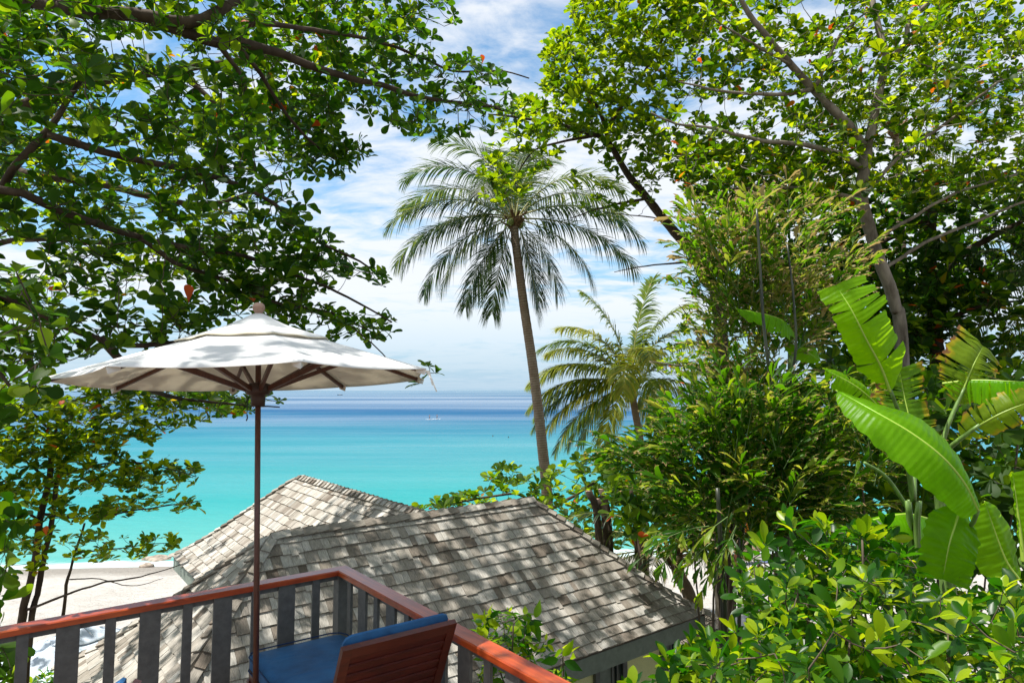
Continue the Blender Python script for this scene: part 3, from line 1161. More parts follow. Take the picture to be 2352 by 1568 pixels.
# ================================================================== BALCONY: deck + railing
DZ = -2.5
RZ = -1.55
RC = (np.array([-1.47686, 5.84026, RZ]) + np.array([-1.49817, 5.65367, RZ])) / 2   # corner of the rail, centre line
balcony = thing("balcony_railing", (RC[0], RC[1], DZ), "varnished red-brown balcony handrail on grey balusters, turning a corner above the villa roof", "railing")
LL, LRR = 5.6, 6.2
HW = 0.066
TT = 0.042
dn = 0.006


def rail_mesh(a_dir, length, name, mat):
    """handrail from the mitred corner along a_dir, slightly eased edges"""
    b = MB()
    o_ = -E2 if a_dir is not None and abs(a_dir @ E2) < .1 else -E1     # towards the room
    n_ = o_
    secs = []
    # cross section in (across, z): outer is -n, inner is +n
    cs = [(-HW, -TT), (HW, -TT), (HW, -.008), (HW - .008, 0), (-HW + .008, 0), (-HW, -.008)]
    nst = 24
    for k in range(nst + 1):
        for (x, z) in cs:
            # mitre: start offset grows with the distance across
            base = RC + n_ * x * 1.0 + UP * z
            s0 = x if True else 0
            s_ = s0 + (length - s0) * k / nst
            secs.append(base + a_dir * s_)
    c = len(cs)
    fs = []
    for k in range(nst):
        for i in range(c):
            j = (i + 1) % c
            fs.append((k * c + i, k * c + j, (k + 1) * c + j, (k + 1) * c + i))
    fs.append(tuple(range(c))[::-1])
    fs.append(tuple(nst * c + i for i in range(c)))
    b.add(secs, fs)
    return b.build(name, mat, balcony)


rail_mesh(-E1, LL, "handrail", MATS["rail_a"])
rail_mesh(-E2, LRR, "handrail", MATS["rail_b"])
for (d_, o_, L_) in ((-E1, -E2, LL), (-E2, -E1, LRR)):
    b = MB()
    z_ = RZ - TT - 0.024
    b.bar(RC * [1, 1, 0] + UP * z_ + d_ * 0.03, RC * [1, 1, 0] + UP * z_ + d_ * L_, 0.045, 0.044)
    b.build("top_bearer", MATS["baluster"], balcony)
    b = MB()
    z_ = DZ + 0.11
    b.bar(RC * [1, 1, 0] + UP * z_ + d_ * 0.03, RC * [1, 1, 0] + UP * z_ + d_ * L_, 0.045, 0.09)
    b.build("bottom_bearer", MATS["baluster"], balcony)
    k = 1
    while k * 0.2475 < L_ - .1:
        s_ = k * 0.2475
        w = 0.065 if k % 2 else 0.135
        b = MB()
        ctr = RC * [1, 1, 0] + d_ * s_ + o_ * (0.034) + UP * ((RZ - TT + DZ + .06) / 2 + 0.0)
        b.box(ctr, (w, 0.022, (RZ - TT) - (DZ + .06) - 0.003), d_, np.cross(UP, d_), UP)
        b.build("baluster", MATS["baluster"], balcony)
        k += 1
b = MB()
b.box(RC * [1, 1, 0] + UP * ((RZ - TT + DZ) / 2 - 0.002), (0.11, 0.11, RZ - TT - DZ - 0.004), E1, E2, UP)
b.build("corner_post", MATS["baluster"], balcony)

deck = thing("balcony_deck", (RC[0], RC[1], DZ - .05), "timber balcony floor of brown planks under the parasol", "deck")
dpt = RC * [1, 1, 0] + UP * (DZ - 0.02)
for k in range(38):
    b = MB()
    off = 0.08 + (-E2) * 0
    c0 = dpt + (-E2) * (-0.06 + 0.145 * k + 0.07) + (-E1) * (2.7)
    b.box(c0, (5.5, 0.138, 0.035), E1, E2, UP)
    b.build("plank", MATS["deck_wood"], deck)
b = MB()
b.box(dpt + (-E2) * 2.75 + (-E1) * 2.7 - UP * 0.14, (5.4, 5.4, 0.18), E1, E2, UP)
b.build("joist_frame", MATS["fascia"], deck)
for s1, s2 in ((0.3, 0.3), (5.1, 0.3), (0.3, 5.1), (5.1, 5.1)):
    b = MB()
    q = dpt + (-E1) * s1 + (-E2) * s2
    gz = float(ground_z(q[0], q[1])) - .3
    b.box((q[0], q[1], (gz + DZ - .25) / 2), (0.16, 0.16, DZ - .25 - gz), E1, E2, UP)
    b.build("post", MATS["fascia"], deck)

# ================================================================== PARASOL
ax_z = nrm([-0.041, 0.048, 1.0])
hubp = np.array([-1.821, 4.6, 0.0757])         # centre of the canopy edge plane
base_u = hubp - ax_z * (hubp[2] - (DZ)) / ax_z[2]
parasol = thing("parasol", base_u, "large off-white canvas parasol with dark wooden ribs and a ball finial standing on the balcony", "parasol")
ux = nrm(np.cross([0, 1, 0], ax_z))
uy = np.cross(ax_z, ux)


def U(x, y, z):
    """parasol coordinates: z from the canopy edge plane"""
    return hubp + ux * x + uy * y + ax_z * z


RU, ROT = 1.285, 3.68765
AX = [(math.cos(ROT + k * math.pi / 4), math.sin(ROT + k * math.pi / 4)) for k in range(8)]


def canopy_z(q):
    # q 0 centre .. 1 edge, cone with a slightly steeper crown
    return 0.425 * (1 - q) + 0.05 * max(0, 1 - q / 0.22) ** 1.5


def canopy_mesh(q0, q1, nq, lift, sag, mb, edge_wave=0.0, nseg=8):
    for k in range(8):
        a0, a1 = AX[k], AX[(k + 1) % 8]
        vs = []
        for i in range(nq + 1):
            q = q0 + (q1 - q0) * i / nq
            for j in range(nseg + 1):
                t_ = j / nseg
                x = (a0[0] * (1 - t_) + a1[0] * t_) * RU * q
                y = (a0[1] * (1 - t_) + a1[1] * t_) * RU * q
                s_ = 4 * t_ * (1 - t_)
                zz = canopy_z(q) + lift - sag * s_ * q * (1 - 0.35 * q) + edge_wave * math.sin(9 * t_ + k * 2.1) * s_ * (i == nq)
                f_ = 1 - 0.035 * s_ * (q > 0.98)
                # cloth puckers slightly
                zz += 0.0015 * math.sin(5 * x + 3.3 * y + 8 * q) * s_
                vs.append(U(x * f_, y * f_, zz))
        fs = []
        for i in range(nq):
            for j in range(nseg):
                p_ = i * (nseg + 1) + j
                fs.append((p_, p_ + 1, p_ + nseg + 2, p_ + nseg + 1))
        mb.add(vs, fs, None, True)


b = MB()
canopy_mesh(0.30, 1.0, 10, 0.0, 0.022, b)
canopy = b.build("canopy", MATS["canvas"], parasol)
for md in (canopy,):
    w_ = md.modifiers.new("weld", "WELD")
    w_.merge_threshold = 0.003
    so = md.modifiers.new("solid", "SOLIDIFY")
    so.thickness = 0.003
b = MB()
canopy_mesh(0.03, 0.42, 6, 0.022, 0.012, b, 0.005)
vent = b.build("vent_cap", MATS["canvas"], parasol)
w_ = vent.modifiers.new("weld", "WELD")
w_.merge_threshold = 0.003
so = vent.modifiers.new("solid", "SOLIDIFY")
so.thickness = 0.003
# hems
for k in range(8):
    a0, a1 = AX[k], AX[(k + 1) % 8]
    pts = []
    for j in range(13):
        t_ = j / 12
        s_ = 4 * t_ * (1 - t_)
        f_ = 0.42
        pts.append(U((a0[0] * (1 - t_) + a1[0] * t_) * RU * f_, (a0[1] * (1 - t_) + a1[1] * t_) * RU * f_,
                     canopy_z(f_) + 0.019 - 0.012 * s_ * f_ * (1 - .35 * f_) + 0.005 * math.sin(9 * t_ + k * 2.1) * s_))
    b = MB()
    b.tube(pts, 0.0045, 5)
    b.build("vent_hem", MATS["seam"], parasol)
    # corner pocket of cloth
    b = MB()
    c_ = np.array([a0[0], a0[1]])
    side = np.array([-a0[1], a0[0]])
    pk = []
    for (rr_, ss_, zz_) in ((1.0, 0, .004), (.955, .035, .012), (.955, -.035, .012), (.99, 0, -.035), (.95, .03, -.03), (.95, -.03, -.03)):
        xy = c_ * RU * rr_ + side * ss_
        pk.append(U(xy[0], xy[1], zz_ + canopy_z(rr_) - .008))
    b.add(pk, [(0, 1, 2), (3, 5, 4), (0, 3, 4, 1), (0, 2, 5, 3), (1, 4, 5, 2)])
    b.build("corner_pocket", MATS["canvas"], parasol)
for k in range(8):
    a0 = AX[k]
    b = MB()
    up_ = ax_z
    b.bar(U(a0[0] * .05, a0[1] * .05, canopy_z(0.04) - 0.05), U(a0[0] * RU * .975, a0[1] * RU * .975, canopy_z(.975) - 0.022), 0.020, 0.026, up_)
    rib = b.build("rib", MATS["umbrella_wood"], parasol)
    b = MB()
    b.bar(U(a0[0] * .085, a0[1] * .085, -0.07), U(a0[0] * RU * .53, a0[1] * RU * .53, canopy_z(.53) - 0.045), 0.022, 0.032, up_)
    b.build("strut", MATS["umbrella_wood"], parasol)
b = MB()
b.tube([U(0, 0, -2.55), U(0, 0, -1.2), U(0, 0, 0.46)], 0.0195, 16)
b.build("pole", MATS["umbrella_wood"], parasol)
b = MB()
b.lathe([(.02, -.19), (.047, -.185), (.05, -.14), (.05, -.112), (.075, -.108), (.088, -.09), (.09, -.06), (.085, -.035), (.055, -.025), (.02, -.02)], U(0, 0, 0), 20, np.stack([ux, uy, ax_z], 1))
b.build("hub", MATS["hub"], parasol)
b = MB()
b.lathe([(.02, .36), (.05, .365), (.055, .41), (.03, .425), (.02, .43)], U(0, 0, 0), 20, np.stack([ux, uy, ax_z], 1))
b.build("top_hub", MATS["hub"], parasol)
b = MB()
b.lathe([(.008, .455), (.028, .458), (.031, .468), (.025, .476), (.030, .485), (.041, .505), (.043, .522), (.038, .541), (.024, .553), (.004, .556)], U(0, 0, .005), 20, np.stack([ux, uy, ax_z], 1))
b.build("finial", MATS["finial_wood"], parasol)
# little chain and pin below the hub
b = MB()
cp = hubp + ux * -0.075 + ax_z * -0.12
for k in range(7):
    c_ = cp - UP * (0.012 + 0.017 * k) + ux * 0.002 * math.sin(k * 1.7)
    ring = [c_ + (np.array([math.cos(a_), 0, 0]) if k % 2 else np.array([0, math.cos(a_), 0])) * .004 + UP * math.sin(a_) * .011 for a_ in np.linspace(0, 2 * math.pi, 9)]
    b.tube(ring, 0.0017, 4, cap=False)
b.tube([cp - UP * .125, cp - UP * .150 + ux * .004, cp - UP * .17 - ux * .004], 0.005, 5)
b.build("pin_chain", MATS["black"], parasol)
# frayed tie strap at the right tip
tipk = max(range(8), key=lambda k: AX[k][0])
tp = U(AX[tipk][0] * RU, AX[tipk][1] * RU, -0.01)
b = MB()
for o_, ln, sw in ((0.0, .145, .07), (.012, .10, .03), (-.01, .07, .05)):
    L_ = [tp + ux * (o_ + sw * t_ ** .8) + UP * (-ln * t_) + uy * .01 * math.sin(6 * t_) for t_ in np.linspace(0, 1, 6)]
    vs = []
    for i_, q in enumerate(L_):
        wd = .006 * (1 - .3 * i_ / 5)
        vs += [q - ux * wd, q + ux * wd + UP * .002]
    b.add(vs, [(2 * i_, 2 * i_ + 1, 2 * i_ + 3, 2 * i_ + 2) for i_ in range(5)], None, True)
b.build("tie_strap", MATS["canvas"], parasol)
b = MB()
b.lathe([(.02, .02), (.24, .02), (.25, .035), (.25, .06), (.06, .085), (.035, .10), (.035, .32), (.022, .33)], (base_u[0], base_u[1], DZ - .018), 24)
b.build("base_weight", MATS["black"], parasol)

# ================================================================== LOUNGE CHAIR
TL = np.array([-0.941, 3.658, -1.426])
TR = np.array([-0.349, 4.094, -1.426])
SX = nrm((TR - TL) * [1, 1, 0])                 # across the chair
SF = np.array([-SX[1], SX[0], 0])               # the way it faces
BW = np.linalg.norm(TR - TL)


def rounded_slab(mb, o_, ax, ay, az, lx, ly, lz, r=0.03, tint=0, sag=0.0, cr=0.0):
    """cushion: soft edged box with its lower corner at o_"""
    nx, ny = 14, 14
    def pt(i, j, zf):
        x, y = i / nx, j / ny
        ed = min(x * lx, (1 - x) * lx, y * ly, (1 - y) * ly)
        s_ = max(0.0, 1 - ed / r) if ed < r else 0
        if zf > 0:
            z = lz - r * (1 - math.sqrt(max(0, 1 - s_ * s_))) + sag * math.sin(math.pi * x) * math.sin(math.pi * y)
        else:
            z = r * (1 - math.sqrt(max(0, 1 - s_ * s_)))
        # rounded corners in plan
        if cr:
            for cx_ in (0, 1):
                for cy_ in (0, 1):
                    dx = abs(x - cx_) * lx
                    dy = abs(y - cy_) * ly
                    if dx < cr and dy < cr:
                        vx, vy = cr - dx, cr - dy
                        L_ = math.hypot(vx, vy)
                        m_ = max(vx, vy)
                        if L_ > 1e-6:
                            k_ = m_ / L_
                            vx, vy = vx * k_, vy * k_
                        x = (cx_ * lx + (1 if cx_ == 0 else -1) * (cr - vx)) / lx
                        y = (cy_ * ly + (1 if cy_ == 0 else -1) * (cr - vy)) / ly
                        return o_ + ax * x * lx + ay * y * ly + az * z
        return o_ + ax * x * lx + ay * y * ly + az * z
    for zf in (1, 0):
        vs = [pt(i, j, zf) for j in range(ny + 1) for i in range(nx + 1)]
        fs = []
        for j in range(ny):
            for i in range(nx):
                a_ = j * (nx + 1) + i
                q = (a_, a_ + 1, a_ + nx + 2, a_ + nx + 1)
                fs.append(q if zf else q[::-1])
        mb.add(vs, fs, [(tint, 0, 0)] * len(vs), True)
    # side wall
    loop = [(i, 0) for i in range(nx)] + [(nx, j) for j in range(ny)] + [(i, ny) for i in range(nx, 0, -1)] + [(0, j) for j in range(ny, 0, -1)]
    vs = [pt(i, j, 1) for i, j in loop] + [pt(i, j, 0) for i, j in loop]
    n = len(loop)
    mb.add(vs, [(k, k + n, (k + 1) % n + n, (k + 1) % n) for k in range(n)], None, True)


def make_chair(label, group):
    t_ = thing("sun_lounger", tuple(((TL + TR) / 2 + SF * .6) * [1, 1, 0] + UP * DZ), label, "sun lounger", group)
    A = np.array([-2.0255, 5.038, -1.98])            # far left corner of the seat cushion
    SW = 0.76
    SD = 1.52
    o_ = A - SF * SD - UP * 0.12
    b = MB()
    rounded_slab(b, o_, SX, SF, UP, SW, SD, 0.12, 0.03, 0, 0.006, 0.09)
    sc_ = b.build("seat_cushion", MATS["blue"], t_)
    def piping(o2, ax, ay, az, lx, ly, lz, parent):
        for h_ in (.012, lz - .012):
            e_ = .006
            ring = []
            for (x_, y_) in ((.10, -.004), (lx - .10, -.004), (lx - .03, .03), (lx + .004, .10), (lx + .004, ly - .10), (lx - .03, ly - .03), (lx - .10, ly + .004), (.10, ly + .004), (.03, ly - .03), (-.004, ly - .10), (-.004, .10), (.03, .03), (.10, -.004)):
                ring.append(o2 + ax * x_ + ay * y_ + az * h_)
            p_ = MB()
            p_.tube(ring, .0055, 5, cap=False)
            p_.build("piping", MATS["piping"], parent)
    piping(o_, SX, SF, UP, SW, SD, .12, sc_)
    # frame under the cushion
    b = MB()
    zf = DZ + 0.36
    fo = A * [1, 1, 0] + UP * zf
    b.bar(fo + SX * .03 - SF * .05, fo + SX * .03 - SF * (SD - .02), .03, .07)
    b.bar(fo + SX * (SW - .03) - SF * .05, fo + SX * (SW - .03) - SF * (SD - .02), .03, .07)
    b.bar(fo + SX * .045 - SF * .05, fo + SX * (SW - .045) - SF * .05, .03, .07)
    b.bar(fo + SX * .045 - SF * (SD - .04), fo + SX * (SW - .045) - SF * (SD - .04), .03, .07)
    b.build("seat_frame", MATS["chair_wood"], t_)
    for sx_, sf_ in ((.03, .05), (SW - .03, .05), (.03, SD - .1), (SW - .03, SD - .1)):
        b = MB()
        q = fo + SX * sx_ - SF * sf_
        b.box((q[0], q[1], DZ + .165 - .001), (.05, .05, .325), SX, SF, UP)
        b.build("leg", MATS["chair_wood"], t_)
    # reclined back
    dwn = nrm(SF * 0.42 - UP * 0.91)                 # from the top rail down the back
    nb = np.cross(dwn, SX)
    if nb @ SF > 0:
        nb = -nb                                     # faces away from the sitter
    H = 0.70
    th = .035
    def bp(x, d, n=0.0):
        return TL + SX * x + dwn * d + nb * n
    b = MB()
    b.bar(bp(.028, 0), bp(.028, H), .056, th, nb)
    b.bar(bp(BW - .028, 0), bp(BW - .028, H), .056, th, nb)
    b.bar(bp(.057, .033), bp(BW - .057, .033), .066, th, nb)
    b.bar(bp(.057, H - .03), bp(BW - .057, H - .03), .06, th, nb)
    b.build("back_frame", MATS["chair_wood"], t_)
    d_ = .105
    while d_ < H - .09:
        b = MB()
        b.bar(bp(.058, d_ - 0.012, .004), bp(BW - .058, d_ - 0.012, .004), .076, .012, nrm(nb + dwn * .20))
        b.build("slat", MATS["chair_wood"], t_)
        d_ += .070
    b = MB()
    rounded_slab(b, TL + SX * .03 + dwn * (-.02) - nb * (th / 2 + .080), SX, dwn, nb, BW - .05, H - .03, .075, .03, 0, 0.008, .05)
    b.build("back_cushion", MATS["blue"], t_)
    return t_


chair = make_chair("dark red wooden lounger with blue cushions and slatted back, right of the parasol pole", "blue-cushioned loungers on the balcony")


def copy_tree(o, parent=None):
    c = o.copy()
    COL.objects.link(c)
    if parent is not None:
        c.parent = parent
        c.matrix_parent_inverse = o.matrix_parent_inverse.copy()
    for ch in [x for x in bpy.data.objects if x.parent == o]:
        copy_tree(ch, c)
    return c


chair2 = copy_tree(chair)
chair2["label"] = "lounger showing only a blue cushion corner at the bottom edge by the left railing"
ca_ = R(71.5)
p0_ = np.array([TR[0] - .02, TR[1] + .03]) - np.array(chair.location)[:2]
tg_ = PZ(300, 1549, -1.40)
chair2.location = Vector((tg_[0] - (p0_[0] * math.cos(ca_) - p0_[1] * math.sin(ca_)), tg_[1] - (p0_[0] * math.sin(ca_) + p0_[1] * math.cos(ca_)), DZ))
chair2.rotation_euler = (0, 0, ca_)

# ================================================================== things beyond the villa
# square market umbrella on the sand, seen from above
apx = PZ(187, 1440, -5.45)
gz = float(ground_z(apx[0], apx[1]))
bumb = thing("beach_umbrella", (apx[0], apx[1], gz), "pale grey-white market umbrella standing on the sand, seen from above through the left railing", "parasol")
RB = 1.72
def bz(q):
    return -0.62 * q
b = MB()
ro = 0.35
cor8 = [(math.cos(ro + k * math.pi / 4), math.sin(ro + k * math.pi / 4)) for k in range(8)]
def bumb_canopy(q0, q1, lift):
    b = MB()
    nseg = 6
    nq = 6
    for k in range(8):
        a0, a1 = cor8[k], cor8[(k + 1) % 8]
        vs = []
        for i in range(nq + 1):
            q = q0 + (q1 - q0) * i / nq
            for j in range(nseg + 1):
                t_ = j / nseg
                s_ = 4 * t_ * (1 - t_)
                vs.append(apx + np.array([(a0[0] * (1 - t_) + a1[0] * t_) * RB * q, (a0[1] * (1 - t_) + a1[1] * t_) * RB * q, bz(q) + lift - .05 * s_ * q + .008 * math.sin(7 * q + 5 * t_ + k)]))
        b.add(vs, [(i * (nseg + 1) + j, i * (nseg + 1) + j + 1, (i + 1) * (nseg + 1) + j + 1, (i + 1) * (nseg + 1) + j) for i in range(nq) for j in range(nseg)], None, True)
    return b
for nm, q0, q1, lf in (("canopy", .26, 1, 0), ("vent_cap", .02, .36, .035)):
    o_ = bumb_canopy(q0, q1, lf).build(nm, MATS["canvas_grey"], bumb)
    so = o_.modifiers.new("solid", "SOLIDIFY")
    so.thickness = .004
b = MB()
b.tube([(apx[0], apx[1], gz - .1), (apx[0], apx[1], apx[2] + .02)], .022, 10)
b.build("pole", MATS["umbrella_wood"], bumb)
b = MB()
b.lathe([(.01, .03), (.04, .035), (.035, .07), (.055, .10), (.055, .13), (.02, .16)], apx, 12)
b.build("finial", MATS["umbrella_wood"], bumb)
for k in range(8):
    b = MB()
    b.bar(apx + UP * -.03, apx + np.array([cor8[k][0] * RB * .98, cor8[k][1] * RB * .98, bz(.98) - .03]), .02, .025)
    b.build("rib", MATS["umbrella_wood"], bumb)

# rocks at the water's edge
def rock(u, v, d, s, label):
    c_ = P(u, v, d)
    b = MB()
    rng = np.random.RandomState(int(u))
    nu, nv = 14, 9
    vs = []
    for i in range(nv + 1):
        for j in range(nu):
            a_, e_ = j * 2 * math.pi / nu, -math.pi / 2 + math.pi * i / nv
            q = np.array([math.cos(a_) * math.cos(e_), math.sin(a_) * math.cos(e_), math.sin(e_) * .62])
            k_ = 1 + .22 * math.sin(3 * q[0] + u) * math.cos(4 * q[1] + 1) + rng.uniform(-.07, .07) * (0 < i < nv)
            vs.append(q * k_ * s)
    vs = np.array(vs) * [1.5, 1, 1]
    zg = float(ground_z(c_[0], c_[1]))
    b.add(vs + np.array([c_[0], c_[1], zg + s * .2]), [(i * nu + j, i * nu + (j + 1) % nu, (i + 1) * nu + (j + 1) % nu, (i + 1) * nu + j) for i in range(nv) for j in range(nu)], None, True)
    b.build("rock", MATS["rock"], None, label=label, cat="rock", group="brown rocks at the waterline")
rock(362, 1275, 44, .62, "largest brown rock at the waterline just left of the villa's wing roof")
rock(338, 1283, 42, .30, "low flat brown rock beside the larger one at the waterline")
rock(392, 1268, 46, .34, "small brown rock half hidden by the corner of the wing roof")

# wooden terrace rail with cross braces seen through the leaves
def gpt(u, v):
    """where the sight line meets the sand"""
    d_ = 10.0
    for d_ in np.arange(8, 60, 0.1):
        q = P(u, v, d_)
        if q[2] < float(ground_z(q[0], q[1])):
            return q
    return q
tA = gpt(1668, 1352)
terr = thing("terrace_rail", tuple(tA), "red-brown terrace railing with cross braces and blue top, behind the shrub on the right", "railing")
dirT = nrm([1.0, 0.35, 0])
for k in range(5):
    b = MB()
    q = tA + dirT * (k * 1.0)
    b.box(q + UP * .5, (.11, .11, 1.1), dirT, np.cross(UP, dirT), UP)
    b.build("post", MATS["red_wood"], terr)
for k in range(4):
    q0, q1 = tA + dirT * (k * 1.0 + .06), tA + dirT * (k + .94)
    for z0, z1 in ((.12, .92), (.92, .12)):
        b = MB()
        sh = np.cross(UP, dirT) * (.02 if z0 < z1 else -.02)
        b.bar(q0 + UP * z0 + sh, q1 + UP * z1 + sh, .035, .05)
        b.build("brace", MATS["red_wood"], terr)
b = MB()
b.bar(tA + UP * .02 + dirT * -.1, tA + UP * .02 + dirT * 4.1, .2, .14)
b.build("bottom_beam", MATS["red_wood"], terr)
b = MB()
b.bar(tA + UP * 1.09 - dirT * .2, tA + UP * 1.09 + dirT * 4.3, .34, .06)
b.build("top_board", MATS["blue_top"], terr)

# thatched sunshade behind the cane clump
q = gpt(1672, 1330)
q = P(1690, 1300, q[1] - 3)
gz = float(ground_z(q[0], q[1]))
that = thing("thatched_sunshade", (q[0], q[1], gz), "brown thatched sunshade on a post on the sand behind the shrubs at right", "sunshade")
topz = P(1700, 1210, q[1])[2]
b = MB()
rng = np.random.RandomState(3)
for k in range(900):
    a_ = rng.uniform(0, 2 * math.pi)
    r0_, r1_ = rng.uniform(0, .75), 0
    r1_ = min(1.0, r0_ + rng.uniform(.25, .4)) * 1.5
    r0_ *= 1.5
    zf = lambda r_: topz - .55 * r_ + rng.uniform(-.01, .03)
    d_ = np.array([math.cos(a_), math.sin(a_), 0])
    s_ = np.array([-d_[1], d_[0], 0]) * .02
    p0, p1 = np.array([q[0], q[1], zf(r0_)]) + d_ * r0_, np.array([q[0], q[1], zf(r1_) - .02]) + d_ * r1_ + s_ * rng.uniform(-3, 3)
    b.add([p0 - s_, p0 + s_, p1 + s_, p1 - s_], [(0, 1, 2, 3)])
b.build("thatch", MATS["thatch"], that, kind="stuff")
b = MB()
b.lathe([(.02, 0), (.75, -.42), (1.45, -.82), (1.43, -.86), (.02, -.1)], (q[0], q[1], topz - .03), 20)
b.build("roof_cone", MATS["thatch"], that)
b = MB()
b.tube([(q[0], q[1], gz - .2), (q[0], q[1], topz - .1)], .07, 10)
b.build("post", MATS["red_wood"], that)

# ------------------------------------------------ people on the water
def person_mesh(name, joints, edges, radii, mat, parent=None, subs=1):
    me = bpy.data.meshes.new(name)
    me.from_pydata([tuple(j) for j in joints], edges, [])
    o = bpy.data.objects.new(name, me)
    COL.objects.link(o)
    sk = o.modifiers.new("skin", "SKIN")
    for i, r_ in enumerate(radii):
        me.skin_vertices[0].data[i].radius = (r_, r_)
    me.skin_vertices[0].data[0].use_root = True
    sb_ = o.modifiers.new("sub", "SUBSURF")
    sb_.levels = sb_.render_levels = subs
    dg = bpy.context.evaluated_depsgraph_get()
    ev = o.evaluated_get(dg)
    me2 = bpy.data.meshes.new_from_object(ev)
    bpy.data.objects.remove(o)
    me2.materials.clear()
    me2.materials.append(mat)
    for p_ in me2.polygons:
        p_.use_smooth = True
    return me2


def paddler(u, v, label, shirt, face, plabel, blabel):
    c_ = PZ(u, v, SEA + 0.06)
    f_ = np.array([math.cos(face), math.sin(face), 0])
    s_ = np.array([-f_[1], f_[0], 0])
    def J(x, y, z):
        return c_ + f_ * x + s_ * y + UP * (z + .07)
    jn = [J(0, 0, .95), J(.02, 0, 1.2), J(.03, 0, 1.42), J(.04, 0, 1.52), J(.06, 0, 1.66), J(.06, 0, 1.75),
          J(0, .11, .88), J(.06, .15, .5), J(-.02, .16, .07), J(.12, .17, .03),
          J(0, -.11, .88), J(.08, -.15, .5), J(0, -.16, .07), J(.13, -.17, .03),
          J(.03, .19, 1.40), J(.16, .24, 1.15), J(.34, .10, 1.10),
          J(.03, -.19, 1.40), J(.20, -.26, 1.22), J(.34, -.16, 1.32)]
    ed = [(0, 1), (1, 2), (2, 3), (3, 4), (4, 5), (0, 6), (6, 7), (7, 8), (8, 9), (0, 10), (10, 11), (11, 12), (12, 13), (2, 14), (14, 15), (15, 16), (2, 17), (17, 18), (18, 19)]
    ra = [.15, .14, .15, .06, .10, .07, .09, .065, .045, .04, .09, .065, .045, .04, .06, .045, .035, .06, .045, .035]
    me = person_mesh("person", jn, ed, ra, MATS["skin"])
    per = thing("person", (c_[0], c_[1], c_[2] + .07), label, "person", "paddleboarders far out on the sea")
    link("body", me, MATS["skin"], per)
    me = person_mesh("shorts", [J(0, 0, 1.0), J(0, 0, .88), J(0, .10, .86), J(.04, .13, .62), J(0, -.10, .86), J(.05, -.13, .62)], [(0, 1), (1, 2), (2, 3), (1, 4), (4, 5)], [.16, .165, .12, .10, .12, .10], MATS["cloth_dark"])
    link("shorts", me, MATS["cloth_dark"], per)
    if shirt is not None:
        me = person_mesh("shirt", [J(0.01, 0, 1.02), J(.02, 0, 1.22), J(.03, 0, 1.40), J(.03, .17, 1.39), J(.03, -.17, 1.39)], [(0, 1), (1, 2), (2, 3), (2, 4)], [.155, .15, .165, .08, .08], shirt)
        link("shirt", me, shirt, per)
    b = MB()
    b.lathe([(.02, 1.66), (.115, 1.68), (.11, 1.76), (.07, 1.83), (.01, 1.85)], c_ + f_ * .05 + UP * .07, 10)
    b.build("hair", MATS["hair"], per)
    b = MB()
    vs, fs = [], []
    n = 16
    for k in range(n + 1):
        x = -1.6 + 3.2 * k / n
        w_ = .40 * (1 - abs(x / 1.62) ** 2.6) ** .5 if abs(x) < 1.6 else .03
        rk = .10 * max(0, (abs(x) - 1.0) / .6) ** 2
        for yy, zz in ((-w_, .03), (-w_ * .8, .075), (w_ * .8, .075), (w_, .03), (w_ * .7, -.04), (-w_ * .7, -.04)):
            vs.append(c_ + f_ * x + s_ * yy + UP * (zz + rk - .01))
    for k in range(n):
        for i in range(6):
            j = (i + 1) % 6
            fs.append((k * 6 + i, k * 6 + j, (k + 1) * 6 + j, (k + 1) * 6 + i))
    fs += [tuple(range(6))[::-1], tuple(n * 6 + i for i in range(6))]
    b.add(vs, fs, None, True)
    b.build("paddleboard", MATS["white_paint"], None, label=blabel, cat="paddleboard", group="white paddleboards far out on the sea")
    pd = thing("paddle", tuple(J(.4, .3, 0)), plabel, "paddle", "paddles of the two paddleboarders")
    b = MB()
    b.tube([J(.34, -.20, 1.40), J(.34, .10, 1.10), J(.36, .75, .45)], .016, 6)
    b.build("shaft", MATS["black"], pd)
    b = MB()
    b.bar(J(.36, .75, .45), J(.38, 1.05, .15), .20, .02, tuple(f_))
    b.build("blade", MATS["black"], pd)


paddler(987, 963, "paddleboarder standing bare-chested in dark shorts, the left one of the two on the sea", None, R(200), "paddle held by the left paddleboarder", "white board under the left paddleboarder")
paddler(1004, 962, "paddleboarder in pale top and dark shorts, the right one of the two on the sea", MATS["white_paint"], R(200), "paddle held by the right paddleboarder", "white board under the right paddleboarder")


def swimmer(u, v, label):
    c_ = PZ(u, v, SEA)
    me = person_mesh("person", [c_ + UP * -.5, c_ + UP * -.12, c_ + UP * .02, c_ + UP * .16, c_ + UP * .26, c_ + np.array([.2, 0, -.1]), c_ + np.array([.45, -.1, -.18]), c_ + np.array([-.2, 0, -.1]), c_ + np.array([-.45, -.1, -.18])],
                     [(0, 1), (1, 2), (2, 3), (3, 4), (1, 5), (5, 6), (1, 7), (7, 8)], [.15, .16, .06, .11, .08, .07, .045, .07, .045], MATS["skin"])
    per = thing("person", tuple(c_), label, "person", "swimmers in the turquoise water")
    link("body", me, MATS["skin"], per)
    b = MB()
    b.lathe([(.02, .12), (.12, .14), (.125, .24), (.08, .31), (.01, .33)], c_ + np.array([0, .02, 0]), 10)
    b.build("hair", MATS["hair"], per)


swimmer(1132, 1002, "dark-haired swimmer far out, the left one of the two heads left of the tall palm")
swimmer(1168, 1005, "dark-haired swimmer far out, the one nearer to the tall palm trunk")

